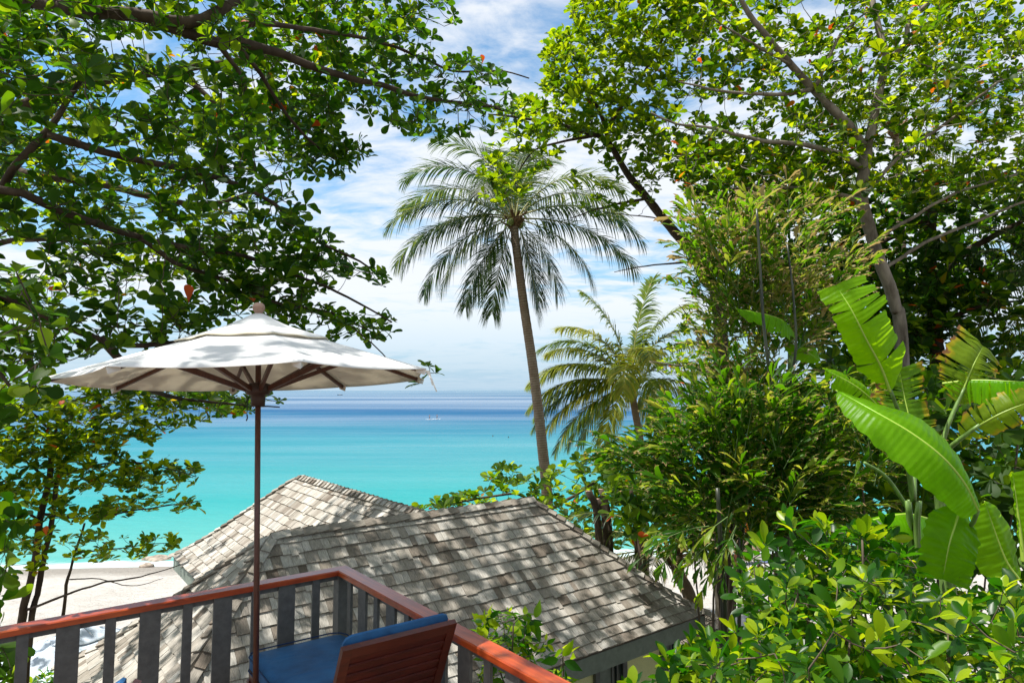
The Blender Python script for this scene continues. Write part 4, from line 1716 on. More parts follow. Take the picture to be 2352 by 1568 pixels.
# little boat on the horizon
c_ = PZ(781, 905, SEA)
c_ = c_ / c_[1] * 1500
c_[2] = SEA
boat = thing("boat", tuple(c_), "tiny dark boat on the horizon below the right half of the parasol", "boat")
b = MB()
vs, fs = [], []
for k, x in enumerate(np.linspace(-6, 6, 9)):
    w_ = 1.6 * (1 - max(0, x / 6.2) ** 3) * (1 if x > -6 else .8)
    sheer = .5 * (x / 6) ** 2
    for yy, zz in ((-w_, 1.1 + sheer), (w_, 1.1 + sheer), (w_ * .5, -.3), (-w_ * .5, -.3)):
        vs.append(c_ + np.array([x, yy, zz]))
for k in range(8):
    for i in range(4):
        j = (i + 1) % 4
        fs.append((k * 4 + i, k * 4 + j, (k + 1) * 4 + j, (k + 1) * 4 + i))
fs += [(3, 2, 1, 0), (32, 33, 34, 35)]
b.add(vs, fs)
b.build("hull", MATS["cloth_dark"], boat)
b = MB()
b.box(c_ + np.array([-1.2, 0, 2.0]), (4, 2, 1.7))
b.build("cabin", MATS["white_paint"], boat)

# ================================================================== VEGETATION
def leaf_template(ts, ws, fold=0.25, droop=0.18, jag=None, petiole=0.0, wave=0.0):
    """leaf along +x, upper face +z, length 1"""
    V, C, F = [], [], []
    n = len(ts)
    for i, (t_, w_) in enumerate(zip(ts, ws)):
        x = petiole + t_ * (1 - petiole)
        z = -droop * x * x
        wv = wave * math.sin(i * 2.4)
        jr = 0 if jag is None else jag[i]
        V += [(x + jr, w_, z + fold * w_ + wv), (x, 0, z), (x - jr * .4, -w_, z + fold * w_ - wv)]
        C += [(0, x, 1), (0, x * .96, 0), (0, x, 1)]
    for i in range(n - 1):
        a = 3 * i
        F += [(a, a + 1, a + 4, a + 3), (a + 1, a + 2, a + 5, a + 4)]
    return np.array(V, float), F, np.array(C, float)


OBOV = [leaf_template([0, .18, .42, .66, .84, .95, 1.0], [.02, .075, .19, .285, .27, .15, .01], .22, .16),
        leaf_template([0, .2, .45, .68, .86, .96, 1.0], [.02, .08, .20, .30, .26, .13, .01], .38, .05, wave=.012),
        leaf_template([0, .2, .45, .68, .86, .96, 1.0], [.02, .08, .19, .27, .25, .14, .01], .12, .30, wave=-.015)]
OBOV_LO = [leaf_template([0, .35, .68, .9, 1.0], [.02, .16, .29, .21, .02], .25, .15),
           leaf_template([0, .35, .68, .9, 1.0], [.02, .15, .30, .22, .02], .40, .02),
           leaf_template([0, .35, .68, .9, 1.0], [.02, .16, .27, .20, .02], .10, .30)]
ELLI = [leaf_template([0, .12, .30, .52, .75, .92, 1.0], [.012, .06, .15, .205, .185, .085, .0], .30, .10, petiole=.06),
        leaf_template([0, .12, .30, .55, .78, .93, 1.0], [.012, .05, .14, .215, .20, .10, .0], .15, .28, petiole=.08),
        leaf_template([0, .12, .30, .52, .75, .92, 1.0], [.012, .06, .15, .19, .17, .07, .0], .45, -.05, petiole=.06)]
OVATE = [leaf_template([0, .1, .25, .45, .7, .88, 1.0], [.015, .12, .20, .21, .13, .05, .0], .2, .22, petiole=.1, wave=.01),
         leaf_template([0, .1, .25, .45, .7, .88, 1.0], [.015, .11, .19, .20, .12, .045, .0], .35, .05, petiole=.1)]


def fish_template(seed):
    r_ = random.Random(seed)
    # a wedge, narrow at the stalk and broad with a bitten end
    n = 7
    V, C, F = [(0, 0, 0)], [(0, 0, 0)], []
    wid = r_.uniform(.09, .20)
    for row, x in ((1, .35), (2, .72)):
        for k in range(n):
            s_ = (k / (n - 1) - .5) * 2
            V.append((x, s_ * wid * x * 1.25, .05 * (k % 2) * x - .12 * x * x))
            C.append((0, x * .8, abs(s_)))
    for k in range(n):
        s_ = (k / (n - 1) - .5) * 2
        tip = 1.0 - .28 * abs(s_ - .35) - (r_.uniform(.02, .16) if k % 2 else 0)
        V.append((tip, s_ * wid * 1.05, .05 * (k % 2) - .2 * tip * tip))
        C.append((0, 1.0, abs(s_)))
    for k in range(n - 1):
        F.append((0, 1 + k, 2 + k))
        F.append((1 + k, 1 + n + k, 2 + n + k, 2 + k))
        F.append((1 + n + k, 1 + 2 * n + k, 2 + 2 * n + k, 2 + n + k))
    return np.array(V, float), F, np.array(C, float)


FISH = [fish_template(i) for i in range(5)]


class Leaves:
    """gathers placed leaves, then writes the largest as objects and the rest as one mesh"""

    def __init__(self, templates):
        self.tp = templates
        self.M, self.k, self.t = [], [], []

    def add(self, pos, xdir, up, size, k=None, tint=None):
        x = nrm(xdir)
        z = up - x * np.dot(up, x)
        if np.linalg.norm(z) < 1e-3:
            z = np.cross(x, (1, 0, 0))
        z = nrm(z)
        y = np.cross(z, x)
        m = np.eye(4)
        m[:3, 0], m[:3, 1], m[:3, 2], m[:3, 3] = x * size, y * size, z * size, pos
        self.M.append(m)
        self.k.append(random.randrange(len(self.tp)) if k is None else k)
        self.t.append(random.random() if tint is None else tint)

    def build(self, parent, mat, n_single=300, single_name="leaf", rest_name="foliage", min_px=5.5):
        if not self.M:
            return
        Ms = np.array(self.M)
        ks = np.array(self.k)
        ts = np.array(self.t)
        ctr = Ms[:, :3, 3] + Ms[:, :3, 0] * .5
        size = np.linalg.norm(Ms[:, :3, 0], axis=1)
        u, v, d = to_px(ctr)
        # apparent area of the blade seen from the camera
        vd = ctr / np.linalg.norm(ctr, axis=1)[:, None]
        nz = Ms[:, :3, 2] / size[:, None]
        face = np.abs((vd * nz).sum(1)) * .8 + .2
        app = size / np.maximum(d, .1) * np.sqrt(face)
        inside = (d > .3) & (u > 5) & (u < 2347) & (v > 5) & (v < 1563)
        app = np.where(inside, app, 0)
        order = np.argsort(-app)
        single = [i for i in order[:n_single] if app[i] * FPX > min_px]
        meshes = []
        for V, F, C in self.tp:
            me = bpy.data.meshes.new(single_name)
            make_mesh(me, V, F, C, [True] * len(F))
            me.materials.append(mat)
            meshes.append(me)
        inv = INV(parent)
        for i in single:
            o = bpy.data.objects.new(single_name, meshes[ks[i]])
            COL.objects.link(o)
            o.parent = parent
            o.matrix_parent_inverse = inv
            o.matrix_basis = Matrix(Ms[i].tolist())
        keep = np.ones(len(Ms), bool)
        keep[single] = False
        Vs, Fl, Fc, Cs = [], [], [], []
        base = 0
        for k, (V, F, C) in enumerate(self.tp):
            sel = np.where(keep & (ks == k))[0]
            if len(sel) == 0:
                continue
            m = Ms[sel]
            W = np.einsum("nij,vj->nvi", m[:, :3, :3], V) + m[:, None, :3, 3]
            Vs.append(W.reshape(-1, 3))
            c = np.tile(C[None], (len(sel), 1, 1))
            c[:, :, 0] = ts[sel][:, None]
            Cs.append(c.reshape(-1, 3))
            flat = np.array([i for f in F for i in f])
            cnt = np.array([len(f) for f in F])
            offs = base + np.arange(len(sel)) * len(V)
            Fl.append((flat[None] + offs[:, None]).ravel())
            Fc.append(np.tile(cnt, len(sel)))
            base += len(sel) * len(V)
        if Vs:
            me = bpy.data.meshes.new(rest_name)
            cnt = np.concatenate(Fc)
            fill_mesh(me, np.concatenate(Vs), np.concatenate(Fl), cnt, np.concatenate(Cs), np.ones(len(cnt), bool))
            link(rest_name, me, mat, parent, kind="stuff")


def catmull(pts, step=0.15):
    pts = np.asarray(pts, float)
    if len(pts) < 3:
        n = max(2, int(np.linalg.norm(pts[-1] - pts[0]) / step))
        return np.array([pts[0] + (pts[-1] - pts[0]) * i / n for i in range(n + 1)])
    q = np.vstack([2 * pts[0] - pts[1], pts, 2 * pts[-1] - pts[-2]])
    out = []
    for i in range(1, len(q) - 2):
        p0, p1, p2, p3 = q[i - 1], q[i], q[i + 1], q[i + 2]
        n = max(2, int(np.linalg.norm(p2[:3] - p1[:3]) / step))
        for k in range(n):
            s = k / n
            out.append(.5 * ((2 * p1) + (-p0 + p2) * s + (2 * p0 - 5 * p1 + 4 * p2 - p3) * s * s + (-p0 + 3 * p1 - 3 * p2 + p3) * s ** 3))
    out.append(q[-2])
    return np.array(out)


def in_poly(poly, x, y):
    c = False
    n = len(poly)
    j = n - 1
    for i in range(n):
        xi, yi = poly[i]
        xj, yj = poly[j]
        if (yi > y) != (yj > y) and x < (xj - xi) * (y - yi) / (yj - yi) + xi:
            c = not c
        j = i
    return c


def region(poly, n, d0, d1, holes=(), rng=None, slope=None):
    """n places inside an outline as seen from the balcony, spread through the depth d0..d1"""
    rng = rng or RNG
    xs, ys = [p[0] for p in poly], [p[1] for p in poly]
    out = []
    tries = 0
    while len(out) < n and tries < n * 60:
        tries += 1
        u, v = rng.uniform(min(xs), max(xs)), rng.uniform(min(ys), max(ys))
        if not in_poly(poly, u, v):
            continue
        if any(((u - hx) / rx) ** 2 + ((v - hy) / ry) ** 2 < 1 for hx, hy, rx, ry in holes):
            continue
        d = rng.uniform(d0, d1)
        if slope:
            d += slope[0] * (u - slope[1]) / 1000.0
        out.append(P(u, v, d))
    return out


class Tree:
    """limbs given by hand; twigs grow from the nearest wood to every tuft of leaves"""

    def __init__(self, name, base, label, cat, bark, group=None):
        self.root = thing(name, base, label, cat, group)
        self.bark = bark
        self.nodes = []
        self.rad = []
        self.nobj = 0

    def limb(self, pts, r0, r1, name="branch", wob=0.02, sides=8, seed=0):
        """pts (u, v, d) or world arrays"""
        w = [P(*p) if isinstance(p, tuple) else np.asarray(p, float) for p in pts]
        c = catmull(w)
        rng = np.random.RandomState(len(self.nodes) + seed + 17)
        n = len(c)
        if wob:
            wv = np.cumsum(rng.normal(0, wob, (n, 3)), axis=0)
            wv -= np.linspace(0, 1, n)[:, None] * wv[-1] * .5
            wv[0] = 0
            c = c + wv * .35
        rad = np.linspace(r0, r1, n) * (1 + rng.uniform(-.07, .07, n))
        b = MB()
        b.tube(c, rad, sides)
        b.build(name, self.bark, self.root)
        for q, r_ in zip(c, rad):
            self.nodes.append(q)
            self.rad.append(r_)
        return c

    def twigs(self, targets, sag=0.12, thick=1.0, kink=0.06, maxlen=None, seed=3):
        """returns (tip, direction) for each target"""
        rng = np.random.RandomState(seed)
        cap = len(self.nodes) + len(targets) * 8 + 10
        nod = np.zeros((cap, 3))
        n = len(self.nodes)
        nod[:n] = np.array(self.nodes)
        T = np.array(targets)
        d = np.array([np.min(((nod[:n] - t_) ** 2).sum(1)) for t_ in T])
        order = np.argsort(d)
        b = MB()
        tips = []
        for i in order:
            t_ = T[i]
            dd = ((nod[:n] - t_) ** 2).sum(1)
            k = int(np.argmin(dd))
            a = nod[k].copy()
            L = math.sqrt(dd[k])
            if L < 0.05:
                tips.append((t_, nrm(rng.normal(size=3))))
                continue
            m = max(2, min(7, int(L / 0.22) + 2))
            s = np.linspace(0, 1, m + 1)[:, None]
            path = a + (t_ - a) * s
            path[:, 2] -= sag * L * (4 * s[:, 0] * (1 - s[:, 0]))
            path[1:-1] += rng.normal(0, kink * L / m * 1.6, (m - 1, 3))
            r0 = min(0.022, 0.0045 + 0.0035 * L) * thick
            b.tube(path, np.linspace(r0, 0.0035 * thick, m + 1), 4, cap=False)
            nod[n:n + m] = path[1:]
            n += m
            tips.append((path[-1], nrm(path[-1] - path[-2])))
        b.build("twigs", self.bark, self.root, kind="stuff")
        self.twig_nodes = nod[:n]
        return tips


def tuft(lv, tip, d, size, n=8, up=0.75, rng=None, spread=0.0, elev=(10, 50), tint=None):
    rng = rng or RNG
    ax = nrm(d * (1 - up) + UP * up + rng.normal(0, .25, 3))
    s = nrm(np.cross(ax, (0.3, 1, 0.1)))
    t2 = np.cross(ax, s)
    ph = rng.uniform(0, 6.28)
    k = int(max(3, rng.normal(n, 1.5)))
    for i in range(k):
        a = ph + i * 2.4 + rng.normal(0, .15)
        e = R(rng.uniform(*elev))
        dr = (s * math.cos(a) + t2 * math.sin(a)) * math.cos(e) + ax * math.sin(e)
        sz = size * rng.uniform(.45, 1.2)
        st = tip + ax * rng.uniform(-.10, .02) * size * 4 * (spread or .35) + dr * size * .05
        lv.add(st, dr, ax + rng.normal(0, .22, 3), sz, tint=None if tint is None else min(.999, max(0, rng.normal(*tint))))


def gbase(u, v, d):
    q = P(u, v, d)
    q[2] = float(ground_z(q[0], q[1])) - .15
    return q


# ---------------------------------------------------------------- big sea almond tree, upper left
A0 = np.array([-8.6, 5.6, -5.6])
tA_ = Tree("sea_almond_tree", A0, "large sea almond tree whose dark leafy branches reach across the upper left sky", "tree", MATS["bark_dark"], "sea almond trees")
fork = np.array([-8.0, 6.0, 1.0])
tA_.limb([A0, np.array([-8.5, 5.7, -2.5]), fork], .30, .22, "trunk", sides=12)
f2 = P(-150, -60, 7.0)
tA_.limb([fork, np.array([-7.2, 6.6, 3.0]), f2], .20, .14)
l1 = tA_.limb([f2, (120, 15, 6.6), (250, 28, 6.4), (350, 40, 6.4), (430, 52, 6.5), (500, 28, 6.6), (560, -10, 6.8), (640, -60, 7)], 0.088, .055)
tA_.limb([(350, 45, 6.4), (430, 75, 6.6), (490, 98, 6.8), (540, 95, 7), (640, 120, 7.4), (760, 165, 7.9), (880, 195, 8.4), (990, 225, 8.9), (1100, 240, 9.3), (1190, 262, 9.6)], 0.068, .018)
tA_.limb([(520, 95, 7), (580, 60, 7), (690, 70, 7.4), (830, 90, 8), (960, 130, 8.6), (1040, 165, 9.2), (1150, 170, 9.6), (1215, 185, 9.8)], 0.032, .010)
tA_.limb([(540, 98, 7), (600, 170, 7.2), (640, 240, 7.6), (720, 330, 8.2), (790, 370, 8.6), (850, 345, 9)], 0.028, .009)
tA_.limb([(500, 100, 6.8), (560, 190, 7), (575, 280, 7.2), (560, 340, 7.4)], 0.032, .015)
tA_.limb([fork, P(-120, 500, 6.2), (30, 390, 5.8), (110, 305, 5.8), (150, 250, 5.8), (200, 170, 6.2)], 0.080, .02)
tA_.limb([(110, 310, 5.8), (230, 350, 6), (330, 375, 6.3), (450, 400, 6.6), (560, 430, 7), (660, 490, 7.3), (740, 560, 7.6), (830, 600, 8), (885, 650, 8.3)], 0.040, .010)
tA_.limb([fork, P(-150, 480, 5.8), (0, 435, 5.6), (100, 465, 5.8), (200, 505, 6), (320, 545, 6.4), (440, 575, 6.8), (560, 590, 7.2), (700, 640, 7.6), (800, 680, 8), (900, 740, 8.5)], 0.068, .010)
tA_.limb([(320, 545, 6.4), (400, 600, 6.8), (520, 640, 7.2), (640, 690, 7.4), (760, 715, 7.8), (880, 770, 8.2)], 0.028, .008)
tA_.limb([fork, P(-130, 640, 5.6), (60, 700, 5.8), (150, 745, 6), (230, 775, 6.4), (330, 790, 6.8), (480, 780, 7.2)], 0.072, .02)
tA_.limb([(230, 775, 6.4), (300, 850, 6.6), (360, 900, 7.4), (430, 915, 8), (560, 930, 8.6), (640, 935, 9)], 0.040, .008)
tA_.limb([(-100, 640, 5.6), (-60, 760, 5.0), (0, 850, 4.8), (40, 900, 4.8)], 0.032, .01)
holesA = [(40, 590, 60, 34), (460, 665, 70, 30), (790, 490, 90, 60), (330, 100, 110, 22), (300, 230, 50, 30), (420, 660, 40, 30), (90, 520, 40, 20), (620, 210, 30, 30), (170, 700, 40, 22), (690, 560, 30, 22)]
polyA1 = [(-150, -150), (640, -150), (600, 60), (560, 200), (640, 380), (740, 480), (770, 560), (700, 600), (500, 640), (380, 780), (150, 840), (-150, 900)]
ta = []
ta += region(polyA1, 1050, 5.2, 7.4, holesA, slope=(1.0, 0))
ta += region([(560, -150), (900, -150), (1060, 40), (1010, 110), (1160, 160), (1200, 300), (1010, 330), (870, 285), (760, 230), (640, 240), (560, 100)], 500, 7.6, 9.8, [(960, 190, 28, 12)])
ta += region([(600, 180), (760, 220), (790, 300), (860, 350), (760, 415), (700, 400), (640, 330), (560, 330)], 190, 8, 9.6)
ta += region([(400, 560), (700, 520), (895, 635), (885, 660), (740, 660), (690, 720), (520, 700), (420, 640)], 200, 6.8, 8.4, [(640, 690, 20, 10)])
ta += region([(560, 640), (720, 700), (900, 715), (910, 765), (870, 800), (700, 760), (560, 720)], 80, 7.4, 8.6)
ta += region([(300, 700), (560, 700), (520, 790), (330, 820)], 50, 6.4, 7.6)
lA = Leaves(OBOV)
# crown carried on unseen above the picture, added to shade leaves, parasol and roof
up_pts = []
while len(up_pts) < 1150:
    q_ = np.array([RNG.uniform(-10.5, 2.0), RNG.uniform(2.2, 14.5), 0])
    if RNG.rand() < .15 + .06 * (q_[0] + 7):
        continue
    if math.sin(q_[0] * 1.9 + 1.1 * math.sin(q_[1] * 1.3)) * math.cos(q_[1] * 1.5 + .7) > .5:
        continue
    q_[2] = .74 * q_[1] + RNG.uniform(2.6, 6.0)
    up_pts.append(q_)
for k_, (x_, y_) in enumerate(((-5.5, 4.5), (-3.2, 3.8), (-4.5, 8), (-2.0, 6.5), (-6.5, 9.5))):
    tA_.limb([f2, np.array([(x_ - 7) / 2, (y_ + 6.5) / 2, 4.9]), np.array([x_, y_, .74 * y_ + 3.6])], .07, .02)
for k_ in range(75):  # denser clump added out of view to dapple the parasol
    q_ = RNG.normal(0, 1, 3)
    up_pts.append(np.array([-5.9, 4.0, 10.6]) + nrm(q_) * [2.0, 1.7, 1.0] * RNG.rand() ** .4)
while len(up_pts) < 1850:  # more unseen tufts added to shade the near leaves
    up_pts.append(np.array([RNG.uniform(-11.5, -3.6), RNG.uniform(2.0, 8.5), RNG.uniform(6.6, 10.2)]))
ta += up_pts
tA_.limb([(760, 715, 7.8), (850, 790, 7.9), (920, 850, 8.0), (985, 852, 8.0)], .012, .004, sides=5)
ta += region([(380, 890), (560, 905), (655, 905), (660, 940), (560, 950), (400, 960)], 34, 7.6, 9.0)
ta += [P(984, 840, 8.0), P(1000, 856, 8.0), P(962, 880, 8.0)]
rngA = np.random.RandomState(4)
for tip, d in tA_.twigs(ta, .10, 1.0, .07):
    tuft(lA, tip, d, rngA.uniform(.118, .168), 7, .6, rngA, tint=(.32, .26))  # low tint carries part of the crown's shade
# big leaves close by at the left edge
tn = region([(-150, 600), (60, 620), (120, 700), (130, 830), (60, 930), (20, 1050), (-150, 1100)], 34, 3.6, 4.8)
tn += region([(-150, 100), (150, 90), (260, 180), (230, 300), (60, 330), (-150, 330)], 26, 4.4, 5.4)
for tip, d in tA_.twigs(tn, .1, 1.0, .07, seed=8):
    tuft(lA, tip, d, rngA.uniform(.13, .18), 6, .4, rngA, tint=(.2, .15))
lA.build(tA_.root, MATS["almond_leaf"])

# farther almond crown behind it (small, bright in the sun)
B0 = gbase(-260, 1000, 12.5)
tB_ = Tree("sea_almond_tree", B0, "sunlit sea almond with small bright leaves behind the dark tree at upper left", "tree", MATS["bark_dark"], "sea almond trees")
tB_.limb([B0, P(-240, 700, 12.5), P(-100, 380, 12.3), (120, 200, 12)], .26, .12, "trunk", sides=10)
tB_.limb([(-100, 380, 12.3), (200, 420, 12), (480, 470, 12.3), (700, 380, 12.5)], .12, .02)
tB_.limb([(120, 200, 12), (400, 160, 12), (700, 130, 12.4), (900, 150, 12.6)], .11, .02)
tB_.limb([(400, 160, 12), (520, 260, 12), (640, 330, 12.2)], .06, .02)
tB_.limb([(-240, 700, 12.5), (0, 560, 12), (250, 560, 12), (450, 600, 12)], .09, .02)
tb = region([(-150, -150), (900, -150), (960, 60), (800, 230), (760, 330), (650, 400), (560, 560), (300, 700), (-150, 760)], 1500, 8.8, 13.2, holesA + [(500, 420, 40, 30), (250, 320, 60, 40), (700, 300, 30, 30)])
tb += region([(-500, 250), (140, 300), (160, 600), (120, 850), (-500, 850)], 330, 13.5, 18, holesA)
lB = Leaves(OBOV_LO)
rngB = np.random.RandomState(5)
for tip, d in tB_.twigs(tb, .08, 1.2, .07):
    tuft(lB, tip, d, rngB.uniform(.12, .19), 8, .7, rngB, tint=(.6, .22))
lB.build(tB_.root, MATS["almond_leaf_bright"])

# ---------------------------------------------------------------- young almond trees, lower left
C0 = P(20, 1640, 12.0)
C0[2] = float(ground_z(C0[0], C0[1])) - .1
tC_ = Tree("young_sea_almond_tree", C0, "young sea almond with slender leaning trunks and tiered branches over the lower left beach", "tree", MATS["bark_dark"], "young sea almond trees at lower left")
tC_.limb([C0, (45, 1470, 12), (75, 1330, 12), (95, 1200, 12), (112, 1110, 12), (125, 1000, 12)], .085, .05, "trunk")
tC_.limb([C0 + np.array([.25, .1, 0]), (68, 1470, 12.1), (90, 1330, 12.1), (112, 1210, 12.1), (128, 1100, 12.1), (150, 960, 12.1)], .07, .035, "trunk")
for pts in ([(112, 1110, 12), (180, 1080, 11.8), (280, 1060, 11.7), (360, 1070, 11.6), (450, 1095, 11.5)],
            [(100, 1180, 12), (200, 1190, 11.8), (320, 1170, 11.6), (465, 1150, 11.4)],
            [(60, 1400, 12), (140, 1370, 11.8), (230, 1340, 11.6), (330, 1320, 11.4), (420, 1290, 11.3)],
            [(120, 1040, 12), (200, 1000, 11.9), (300, 985, 11.8), (400, 960, 11.8)],
            [(110, 1100, 12), (50, 1050, 11.7), (-40, 1000, 11.6)], [(95, 1200, 12), (40, 1170, 11.7), (-60, 1150, 11.6)],
            [(125, 1000, 12), (150, 930, 12), (260, 900, 12.1), (420, 920, 12.2), (560, 940, 12.3)], [(125, 1000, 12), (60, 940, 12), (-30, 900, 12)]):
    tC_.limb(pts, .028, .007, sides=6)
tcs = region([(-60, 880), (250, 870), (420, 890), (560, 905), (590, 945), (440, 975), (380, 1000), (330, 1020), (250, 1040), (-60, 1060)], 640, 10.8, 12.8, [(420, 940, 20, 8)])
tcs += region([(-60, 1040), (240, 1030), (330, 1050), (455, 1075), (450, 1110), (380, 1130), (250, 1125), (-60, 1140)], 300, 11, 12.6, [(60, 1085, 50, 12)])
tcs += region([(-60, 1190), (110, 1200), (150, 1260), (60, 1330), (-60, 1330)], 46, 11, 12.6)
tcs += region([(-40, 1130), (200, 1150), (330, 1140), (470, 1145), (465, 1168), (300, 1190), (100, 1210), (-40, 1230)], 130, 11, 12.6, [(60, 1180, 40, 12)])
lC = Leaves(OBOV_LO)
rngC = np.random.RandomState(6)
for tip, d in tC_.twigs(tcs, .05, .9, .08):
    tuft(lC, tip, d, rngC.uniform(.13, .20), 7, .8, rngC, tint=(.55, .24))
lC.build(tC_.root, MATS["almond_leaf_bright"])

D0 = P(128, 1640, 13.0)
D0[2] = float(ground_z(D0[0], D0[1])) - .1
tD_ = Tree("young_sea_almond_tree", D0, "thin sea almond sapling nearest the wing roof, its one leafy tier above the sand", "tree", MATS["bark_dark"], "young sea almond trees at lower left")
tD_.limb([D0, (148, 1400, 13), (165, 1310, 13), (180, 1250, 13), (196, 1205, 13)], .05, .02, "trunk", sides=6)
tD_.limb([(176, 1270, 13), (240, 1265, 12.9), (320, 1255, 12.8), (400, 1245, 12.7)], .018, .006, sides=5)
tD_.limb([(160, 1330, 13), (230, 1330, 12.9), (300, 1345, 12.8), (375, 1325, 12.6)], .014, .004, sides=5)
lD = Leaves(OBOV_LO)
for tip, d in tD_.twigs(region([(120, 1240), (230, 1225), (330, 1235), (410, 1225), (408, 1262), (330, 1285), (200, 1290), (130, 1280)], 60, 12.2, 13.4), .05, .9, .08):
    tuft(lD, tip, d, rngC.uniform(.13, .20), 7, .8, rngC, tint=(.5, .22))
lD.build(tD_.root, MATS["almond_leaf_bright"])

G0 = P(-60, 1640, 9)
G0[2] = float(ground_z(G0[0], G0[1]))
tG_ = Tree("sea_almond_sapling", G0, "dark shaded sapling with big drooping leaves at the left edge above the railing", "tree", MATS["bark_dark"])
tG_.limb([G0, (-40, 1450, 9), (-20, 1250, 9), (-10, 1150, 9)], .06, .02, "trunk", sides=6)
lG = Leaves(OBOV)
for tip, d in tG_.twigs(region([(-80, 1150), (30, 1160), (60, 1210), (30, 1260), (20, 1330), (60, 1420), (40, 1500), (30, 1600), (-80, 1620)], 42, 7.5, 9.4), .1, .9, .08):
    tuft(lG, tip, d, rngC.uniform(.22, .30), 5, .2, rngC, elev=(-40, 30), tint=(.12, .1))
lG.build(tG_.root, MATS["almond_leaf"])

# ---------------------------------------------------------------- middle almond (crown crosses in front of the palm top)
Mb = gbase(1660, 900, 12.6)
tM_ = Tree("sea_almond_tree", Mb, "sea almond right of centre whose slanting limb and leaves cross the tall palm's top", "tree", MATS["bark_dark"], "sea almond trees")
tM_.limb([Mb, P(1655, 800, 12.6), P(1620, 640, 12.5), (1575, 560, 12.4)], .16, .13, "trunk")
tM_.limb([(1575, 560, 12.4), (1530, 505, 12.3), (1490, 455, 12.2), (1440, 390, 12.1), (1400, 330, 12), (1370, 310, 12)], .10, .05)
tM_.limb([(1375, 312, 12), (1330, 300, 11.8), (1270, 280, 11.6), (1180, 270, 11.4), (1120, 262, 11.2)], .045, .012)
tM_.limb([(1400, 330, 12), (1380, 270, 12), (1350, 210, 11.9), (1310, 140, 11.8)], .045, .014)
tM_.limb([(1370, 310, 12), (1300, 325, 11.6), (1230, 345, 11.3), (1190, 400, 11.2)], .035, .01)
tM_.limb([(1390, 300, 12), (1460, 200, 11.9), (1510, 110, 11.8), (1560, 30, 11.8)], .04, .012)
tM_.limb([(1490, 455, 12.2), (1430, 465, 12), (1370, 480, 11.8), (1310, 500, 11.7)], .03, .008)
tM_.limb([(1540, 515, 12.3), (1500, 498, 12), (1430, 490, 11.8), (1390, 485, 11.7)], .018, .006)
tM_.limb([(1590, 600, 12.5), (1540, 605, 12.2), (1480, 612, 12), (1410, 626, 11.9)], .022, .006)
tm = region([(1340, -40), (1600, -120), (1640, 60), (1560, 200), (1500, 290), (1430, 300), (1330, 320), (1210, 330), (1160, 300), (1130, 250), (1230, 215), (1260, 170), (1240, 105), (1290, 60)], 900, 10.8, 13, [(1590, 130, 40, 30), (1480, 220, 26, 20), (1330, 250, 22, 10)])
tm += region([(1150, 260), (1300, 290), (1300, 340), (1240, 400), (1190, 460), (1120, 470), (1100, 420), (1130, 330)], 80, 10.6, 12, [(1200, 380, 20, 30)])
tm += region([(1330, 300), (1500, 300), (1560, 420), (1500, 470), (1440, 440), (1380, 380)], 85, 11, 12.8)
tm += region([(1310, 400), (1400, 420), (1470, 470), (1370, 500), (1310, 470)], 26, 11.2, 12.2)
tm += region([(1540, 560), (1640, 560), (1640, 700), (1560, 660)], 16, 11.6, 12.6)
lM = Leaves(OBOV_LO)
rngM = np.random.RandomState(9)
for tip, d in tM_.twigs(tm, .06, 1.0, .08):
    tuft(lM, tip, d, rngM.uniform(.12, .19), 8, .75, rngM, tint=(.62, .22))
lM.build(tM_.root, MATS["almond_leaf_bright"])

# ---------------------------------------------------------------- right almond tree with the grey trunk
Rb = gbase(2082, 1000, 11.5)
tR_ = Tree("sea_almond_tree", Rb, "tall sea almond at right with pale grey forked trunk and sunlit yellow-green crown", "tree", MATS["bark_grey"], "sea almond trees")
tR_.limb([Rb, P(2074, 850, 11.5), (2054, 700, 11.45), (2020, 600, 11.3), (1995, 520, 11.3), (1978, 450, 11.2), (1985, 390, 11.2), (1990, 345, 11.2)], .125, .10, "trunk", sides=12, wob=.006)
tR_.limb([(1990, 350, 11.2), (1950, 290, 11.1), (1900, 240, 11), (1870, 205, 11), (1820, 150, 10.9), (1765, 85, 10.8), (1720, 30, 10.7), (1690, -30, 10.6)], .085, .04, wob=.012)
tR_.limb([(1990, 350, 11.2), (2000, 300, 11.3), (2018, 210, 11.4), (2035, 140, 11.5), (2020, 70, 11.6), (2000, -20, 11.7)], .09, .05, wob=.012)
tR_.limb([(2037, 145, 11.5), (2080, 100, 11.6), (2090, 50, 11.7), (2160, -20, 11.8)], .05, .03)
tR_.limb([(1868, 205, 11), (1800, 220, 10.8), (1720, 218, 10.6), (1640, 210, 10.5), (1560, 190, 10.3)], .045, .012)
tR_.limb([(1985, 390, 11.2), (1930, 355, 11), (1850, 335, 10.8), (1750, 325, 10.6), (1650, 300, 10.4), (1560, 285, 10.2), (1500, 260, 10.1)], .055, .014)
tR_.limb([(1870, 205, 11), (1900, 140, 11), (1930, 80, 11.1), (1990, 30, 11.2)], .035, .015)
tR_.limb([(1820, 150, 10.9), (1720, 95, 10.7), (1640, 40, 10.5)], .03, .012)
tR_.limb([(1990, 440, 11.2), (2080, 350, 11), (2180, 280, 10.8), (2290, 190, 10.6), (2400, 130, 10.5)], .035, .015)
tR_.limb([(2000, 560, 11.3), (2090, 500, 11.1), (2200, 440, 11), (2330, 400, 10.8)], .035, .015)
tR_.limb([(2030, 620, 11.3), (2120, 560, 11.4), (2250, 500, 11.4), (2400, 440, 11.4)], .035, .018)
tR_.limb([(1990, 460, 11.2), (1900, 440, 11), (1800, 430, 10.8), (1680, 430, 10.6)], .05, .014)
